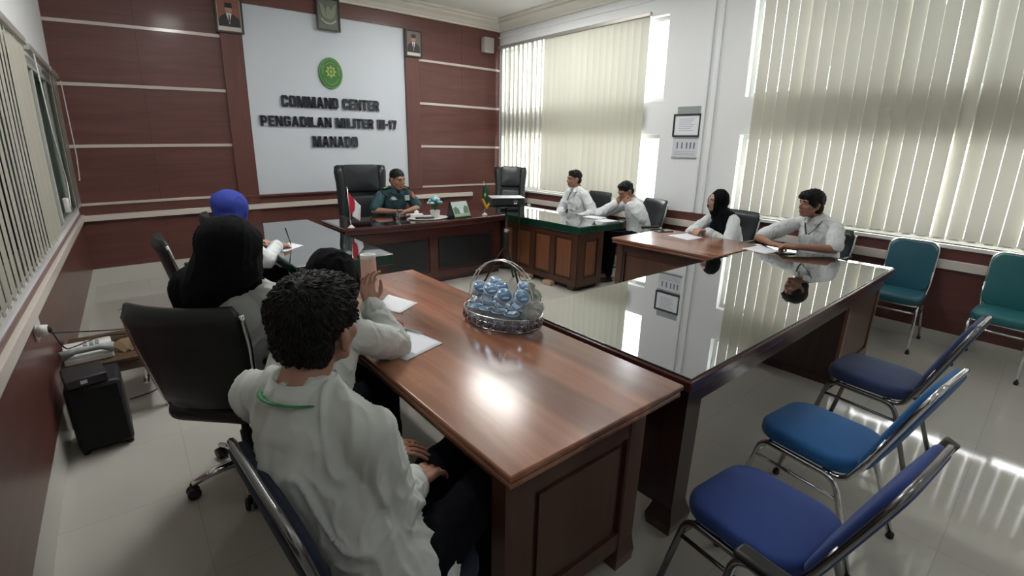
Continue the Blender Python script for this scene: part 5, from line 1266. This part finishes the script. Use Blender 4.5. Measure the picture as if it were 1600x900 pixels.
t = thing('tissue_box', 'small white tissue packet on the oval tray', 'tissue box', (2.68, 5.06, TH + .0075), R_(-15))
MB().bbox((-.075, -.04, 0), (.075, .04, .05), .01).build('packet', M_WHITEP, t); b = MB(); b.ell((0, 0, .06), (.03, .018, .03), None, 8, 6); b.build('tissue', M_PAPER, t)
t = thing('flower_pot', 'white ribbed pot of pale blue artificial flowers on the tray', 'flower pot', (2.88, 4.97, TH + .0075))
b = MB(); n = 32
prof = [(.042, 0), (.046, .004), (.056, .085), (.058, .088), (.050, .088), (.048, .07)]; vs = []; 
for r, z in prof:
    for q in range(n): rr = r * (1 + (.05 if q % 2 else 0)); vs.append((rr * math.cos(2 * math.pi * q / n), rr * math.sin(2 * math.pi * q / n), z))
b.add(vs, [tuple(reversed(range(n)))] + [(i * n + q, i * n + (q + 1) % n, (i + 1) * n + (q + 1) % n, (i + 1) * n + q) for i in range(len(prof) - 1) for q in range(n)] + [tuple((len(prof) - 1) * n + q for q in range(n))], True); b.build('pot', M_WHITEP, t)
b = MB(); b.use(pr('green_stem', (0.03, 0.16, 0.08), .6)); rnd = random.Random(8)
for q in range(26):
    a, r = rnd.uniform(0, 6.28), rnd.uniform(.01, .06); b.tube([(0, 0, .08), (r * .6 * math.cos(a), r * .6 * math.sin(a), .12), (r * math.cos(a), r * math.sin(a), .17)], [.004, .010, .002], 5, flat=.3)
b.build('leaves', None, t)
MFL = [pr('pale_blue_petal', (0.40, 0.66, 0.72), .7), pr('teal_petal', (0.16, 0.46, 0.52), .7), pr('white_petal', (0.66, 0.74, 0.76), .7)]
for q in range(15):
    a = q * 2.4; r = .014 + .0042 * q; zc = .235 - .0045 * q + rnd.uniform(-.008, .008); b = MB(); b.use(MFL[q % 3]); c_ = Vector((r * math.cos(a), r * math.sin(a), zc))
    for l in range(3):
        for p in range(6):
            aa = 2 * math.pi * p / 6 + l * .5; d = Vector((math.cos(aa), math.sin(aa), .2 + .5 * l)).normalized(); b.ell(c_ + d * (.020 - .005 * l), (.013, .013, .008), d.to_track_quat('Z', 'Y').to_matrix(), 8, 5)
    b.build('blossom', None, t)
# desk calendar
t = thing('desk_calendar', 'standing desk calendar with a pale green landscape picture', 'desk calendar', (3.17, 4.93, TH), R_(8))
b = MB(); b.prism([(-.10, 0), (.05, 0), (.0, .195), (-.006, .195)], -.135, .135, Matrix(((0, 0, 1, 0), (1, 0, 0, 0), (0, 1, 0, 0), (0, 0, 0, 1)))); b.build('stand', M_PLAST, t)
a = math.atan2(.195, .094); u = Vector((0, math.cos(a), math.sin(a))); o_ = Vector((0, -.104, .006)); MM = Matrix(((1, 0, 0, 0), (0, u.y, -u.z, 0), (0, u.z, u.y, 0), (0, 0, 0, 1))); MM.translation = o_
b = MB(); b.use(pr('calendar_sky', (0.50, 0.60, 0.58), .5)); b.prism(rc(-.125, .01, .125, .20), 0, .003, MM)
b.use(pr('calendar_trees', (0.12, 0.20, 0.14), .6)); b.prism([(-.115, .05), (.0, .045), (-.03, .10), (-.07, .14), (-.115, .12)], .003, .0042, MM); b.prism([(.03, .05), (.115, .05), (.115, .13), (.07, .15), (.04, .10)], .003, .0042, MM)
b.use(pr('calendar_grass', (0.30, 0.42, 0.28), .6)); b.prism(rc(-.125, .01, .125, .055), .003, .0040, MM); b.use(pr('calendar_building', (0.60, 0.66, 0.64), .6)); b.prism(rc(-.03, .05, .03, .10), .0035, .0046, MM); b.build('picture_page', None, t)
# microphone and its cable end, remote
t = thing('desk_microphone', 'black gooseneck microphone in front of the officer', 'microphone', (2.52, 5.18, TH), R_(10))
MB().bbox((-.055, -.07, 0), (.055, .07, .035), .01).build('base', M_PLAST, t); MB().tube([(0, .03, .03), (0, .045, .12), (-.02, .09, .20), (-.05, .16, .255)], .0055, 8).build('gooseneck', M_PLAST, t); MB().cap((-.05, .16, .255), .011, (-.075, .21, .285), .012).build('capsule', M_PLAST, t)
t = thing('remote_control', 'long black remote lying across the tray edge', 'remote control', (2.70, 4.90, TH + .016), R_(-20)); MB().bbox((-.11, -.022, 0), (.11, .022, .022), .008).build('shell', M_PLAST, t)
b = MB()
for i in range(8):
    for j in (-1, 1): b.box((-.09 + i * .024, j * .009 - .005, .021), (-.076 + i * .024, j * .009 + .005, .025))
b.build('buttons', M_GREYP, t)
t = thing('drinking_glass', 'small clear glass on the officer desk beside his hands', 'glass', (2.44, 5.05, TH)); MB().lathe([(.026, 0), (.032, .09), (.030, .09), (.024, .006)], 20).build('tumbler', M_GLASS, t)
# ---- tripod stand with projector
t = thing('tripod_stand', 'black tripod stand between the officer desk and the right green table', 'tripod', (3.50, 4.38, 0))
MB().lathe([(.03, .42), (.034, .43), (.034, .62), (.02, .64)], 14).lathe([(.013, .20), (.013, .93)], 10).build('column', M_PLAST, t)
MB().lathe([(.022, .62), (.024, .63), (.024, .66), (.02, .67)], 12).tube([(0, 0, .645), (.05, 0, .645)], .007, 6).build('clamp_knob', M_GREYP, t)
for k in range(3):
    a = R_(30 + 120 * k); d = Vector((math.cos(a), math.sin(a), 0)); b = MB(); b.tube([d * .02 + V(0, 0, .44), d * .12 + V(0, 0, .30), d * .25 + V(0, 0, .04), d * .275 + V(0, 0, .012)], [.013, .013, .012, .010], 8); b.tube([d * .013 + V(0, 0, .22), d * .165 + V(0, 0, .21)], .006, 6); l = b.build('leg', M_PLAST, t)
    MB().ell(d * .28 + V(0, 0, .016), (.024, .018, .016), Matrix.Rotation(a, 3, 'Z'), 10, 6).build('rubber_foot', M_PLAST, l)
MB().bbox((-.17, -.12, .93), (.17, .12, .942), .004).build('tray', M_PLAST, t)
t = thing('projector', 'flat black projector with a silver top on the tripod stand', 'projector', (3.53, 4.42, .9425), R_(-28))
MB().bbox((-.19, -.13, .006), (.19, .13, .092), .012).build('case', pr('charcoal_case', (.02, .022, .028), .4), t); MB().bbox((-.20, -.14, .092), (.20, .14, .100), .004).build('top_cover', pr('silver_cover', (.60, .62, .64), .25), t)
b = MB(); M = Matrix.Translation((.08, -.13, .05)) @ Matrix.Rotation(R_(90), 4, 'X'); b.lathe([(.030, 0), (.030, .012), (.024, .014), (.022, .004), (.001, .004)], 18, (0, 0, 0), M); b.build('lens', M_BGLASS, t)
for x in (-.15, .15):
    for y in (-.1, .1): MB().lathe([(.012, 0), (.012, .008)], 8, (x, y, 0)).build('foot', M_PLAST, t)
# cable hanging from the projector to the floor
b = MB(); b.tube(bend([(3.66, 4.47, .99), (3.72, 4.42, .88), (3.66, 4.30, .45), (3.60, 4.25, .008), (3.9, 4.3, .006)], .15, 8), .004, 6)
tag(b.build('power_cable', M_PLAST), 'thin black cable hanging from the projector down to the floor', 'cable')

# ---- side table at the left wall with telephone, and the black speaker below
t = thing('side_table', 'low brown wooden side table against the left wall under the socket', 'side table', (-.285, 3.68, 0))
MW = wood('old_brown_wood', (0.070, 0.040, 0.020), (0.13, 0.075, 0.04), .45, .1, 'Y')
b = MB(); moulded_top(b, -.225, .275, -.30, .27, .38, .035); b.build('tabletop', MW, t)
MB().box((-.20, -.27, .29), (.25, -.25, .345)).box((.235, -.27, .29), (.255, .245, .345)).build('apron', MW, t)
for x, y in ((-.19, -.26), (.245, -.26), (.245, .235), (-.19, .235)):
    b = MB(); b.tube([(x, y, .345), (x, y, .22), (x * 1.02, y * 1.02, .10), (x * 1.06, y * 1.06, 0)], [.028, .022, .018, .022], 8); b.build('leg', MW, t)
t = thing('desk_telephone', 'pale grey desk telephone with handset on the side table', 'telephone', (-.375, 3.53, .38), R_(4))
b = MB(); b.prism([(-.10, 0), (.10, 0), (.10, .075), (.04, .075), (-.10, .035)], -.12, .12, Matrix(((0, 0, 1, 0), (1, 0, 0, 0), (0, 1, 0, 0), (0, 0, 0, 1)))); b.build('base', M_WHITEP, t, bevel=.008)
b = MB(); b.tube([(-.125, -.10, .068), (-.06, -.085, .078), (.06, -.085, .078), (.125, -.10, .068)], [.030, .018, .018, .030], 12); b.build('handset', M_GREYP, t)
b = MB()
for i in range(4):
    for j in range(3): b.bbox((-.02 + .03 * j, .0 + .022 * i, .06 + .004 * i), (.0 + .03 * j, .014 + .022 * i, .078), .003)
b.build('keys', M_GREYP, t)
b = MB(); b.bbox((-.06, -.05, 0), (.06, .05, .05), .012); o = b.build('power_adapter', M_PLAST); o.location = (-.18, 3.62, .38); o.rotation_euler = (0, 0, .5); tag(o, 'black adapter brick on the side table beside the telephone', 'adapter')
b = MB(); b.ell((0, 0, .05), (.045, .04, .05), None, 12, 8); b.ell((.03, .02, .06), (.03, .03, .04)); o = fused(b, 'cable_bundle', M_PLAST, None, .006, 1, disp=folds(.012, 40, (1, 1, 1), 3)); o.location = (-.10, 3.74, .378); tag(o, 'tangled bundle of black cable at the back of the side table', 'cable bundle')
b = MB()
for q in range(7):
    a = q * .9; b.prism([(-.015, 0), (.015, .005), (.022, .075), (.0, .09), (-.02, .07)], 0, .006, Matrix.Translation((.012 * q - .04, .01 * (q % 3), .004)) @ Matrix.Rotation(.5 * (q - 3) * .5, 4, 'Y') @ Matrix.Rotation(R_(70), 4, 'X') @ Matrix.Rotation(a * .2, 4, 'Z'))
o = b.build('folded_leaflet', pr('tan_paper', (0.50, 0.36, 0.22), .7)); o.location = (-.145, 3.49, .38); tag(o, 'crumpled tan paper fan on the front corner of the side table', 'paper scrap')
t = thing('steel_bowl', 'small shiny steel bowl at the side table corner', 'bowl', (-.06, 3.50, .38)); MB().lathe([(.018, 0), (.03, .006), (.042, .026), (.040, .027), (.028, .010), (.001, .006)], 20).build('bowl_shell', M_CHROME, t)
for nm, lb, pts in (('phone_cord', 'black cord running from the wall socket to the telephone', [(XL + .075, 3.12, .70), (-.44, 3.22, .55), (-.42, 3.40, .50), (-.30, 3.62, .47), (-.18, 3.66, .44)]), ('phone_cord', 'thin dark cord sagging from the wall plug to the black cable bundle', [(XL + .075, 3.11, .69), (-.38, 3.60, .52), (-.25, 3.85, .42), (-.12, 3.82, .42), (-.09, 3.76, .43)])):
    tag(MB().tube(bend(pts, .1, 6), .0035, 6).build(nm, M_PLAST), lb, 'cord')
tag(MB().tube(bend([(-.24, 3.62, .006), (-.08, 3.66, .006), (.0, 3.86, .006), (.10, 3.72, .006), (.04, 3.54, .006)], .1, 6), .004, 6).build('floor_cord', M_PLAST), 'thin dark cord looping on the floor behind the side table leg', 'cord')
t = thing('black_speaker', 'bulky black speaker cabinet on the floor below the telephone', 'speaker', (-.350, 3.16, 0), R_(2))
MB().bbox((-.125, -.13, .02), (.125, .14, .40), .02).build('cabinet', pr('matte_black_cabinet', (.008, .008, .011), .55), t)
MB().bbox((-.112, -.142, .04), (.112, -.128, .385), .008).build('grille', pr('black_grille_cloth', (.006, .006, .008), .9, bump=.5, bscale=400), t)
for x in (-.1, .1):
    for y in (-.1, .11): MB().lathe([(.018, 0), (.018, .022)], 10, (x, y, 0)).build('foot', M_PLAST, t)
t = thing('control_box', 'small black box with a white mark lying on top of the black speaker', 'amplifier', (-.37, 3.12, .40), R_(10))
MB().bbox((-.10, -.10, 0), (.085, .10, .05), .008).build('case', pr('grey_black_case', (.028, .026, .032), .4), t); MB().box((-.035, -.103, .018), (-.005, -.099, .036)).build('white_mark', M_WHITEP, t)
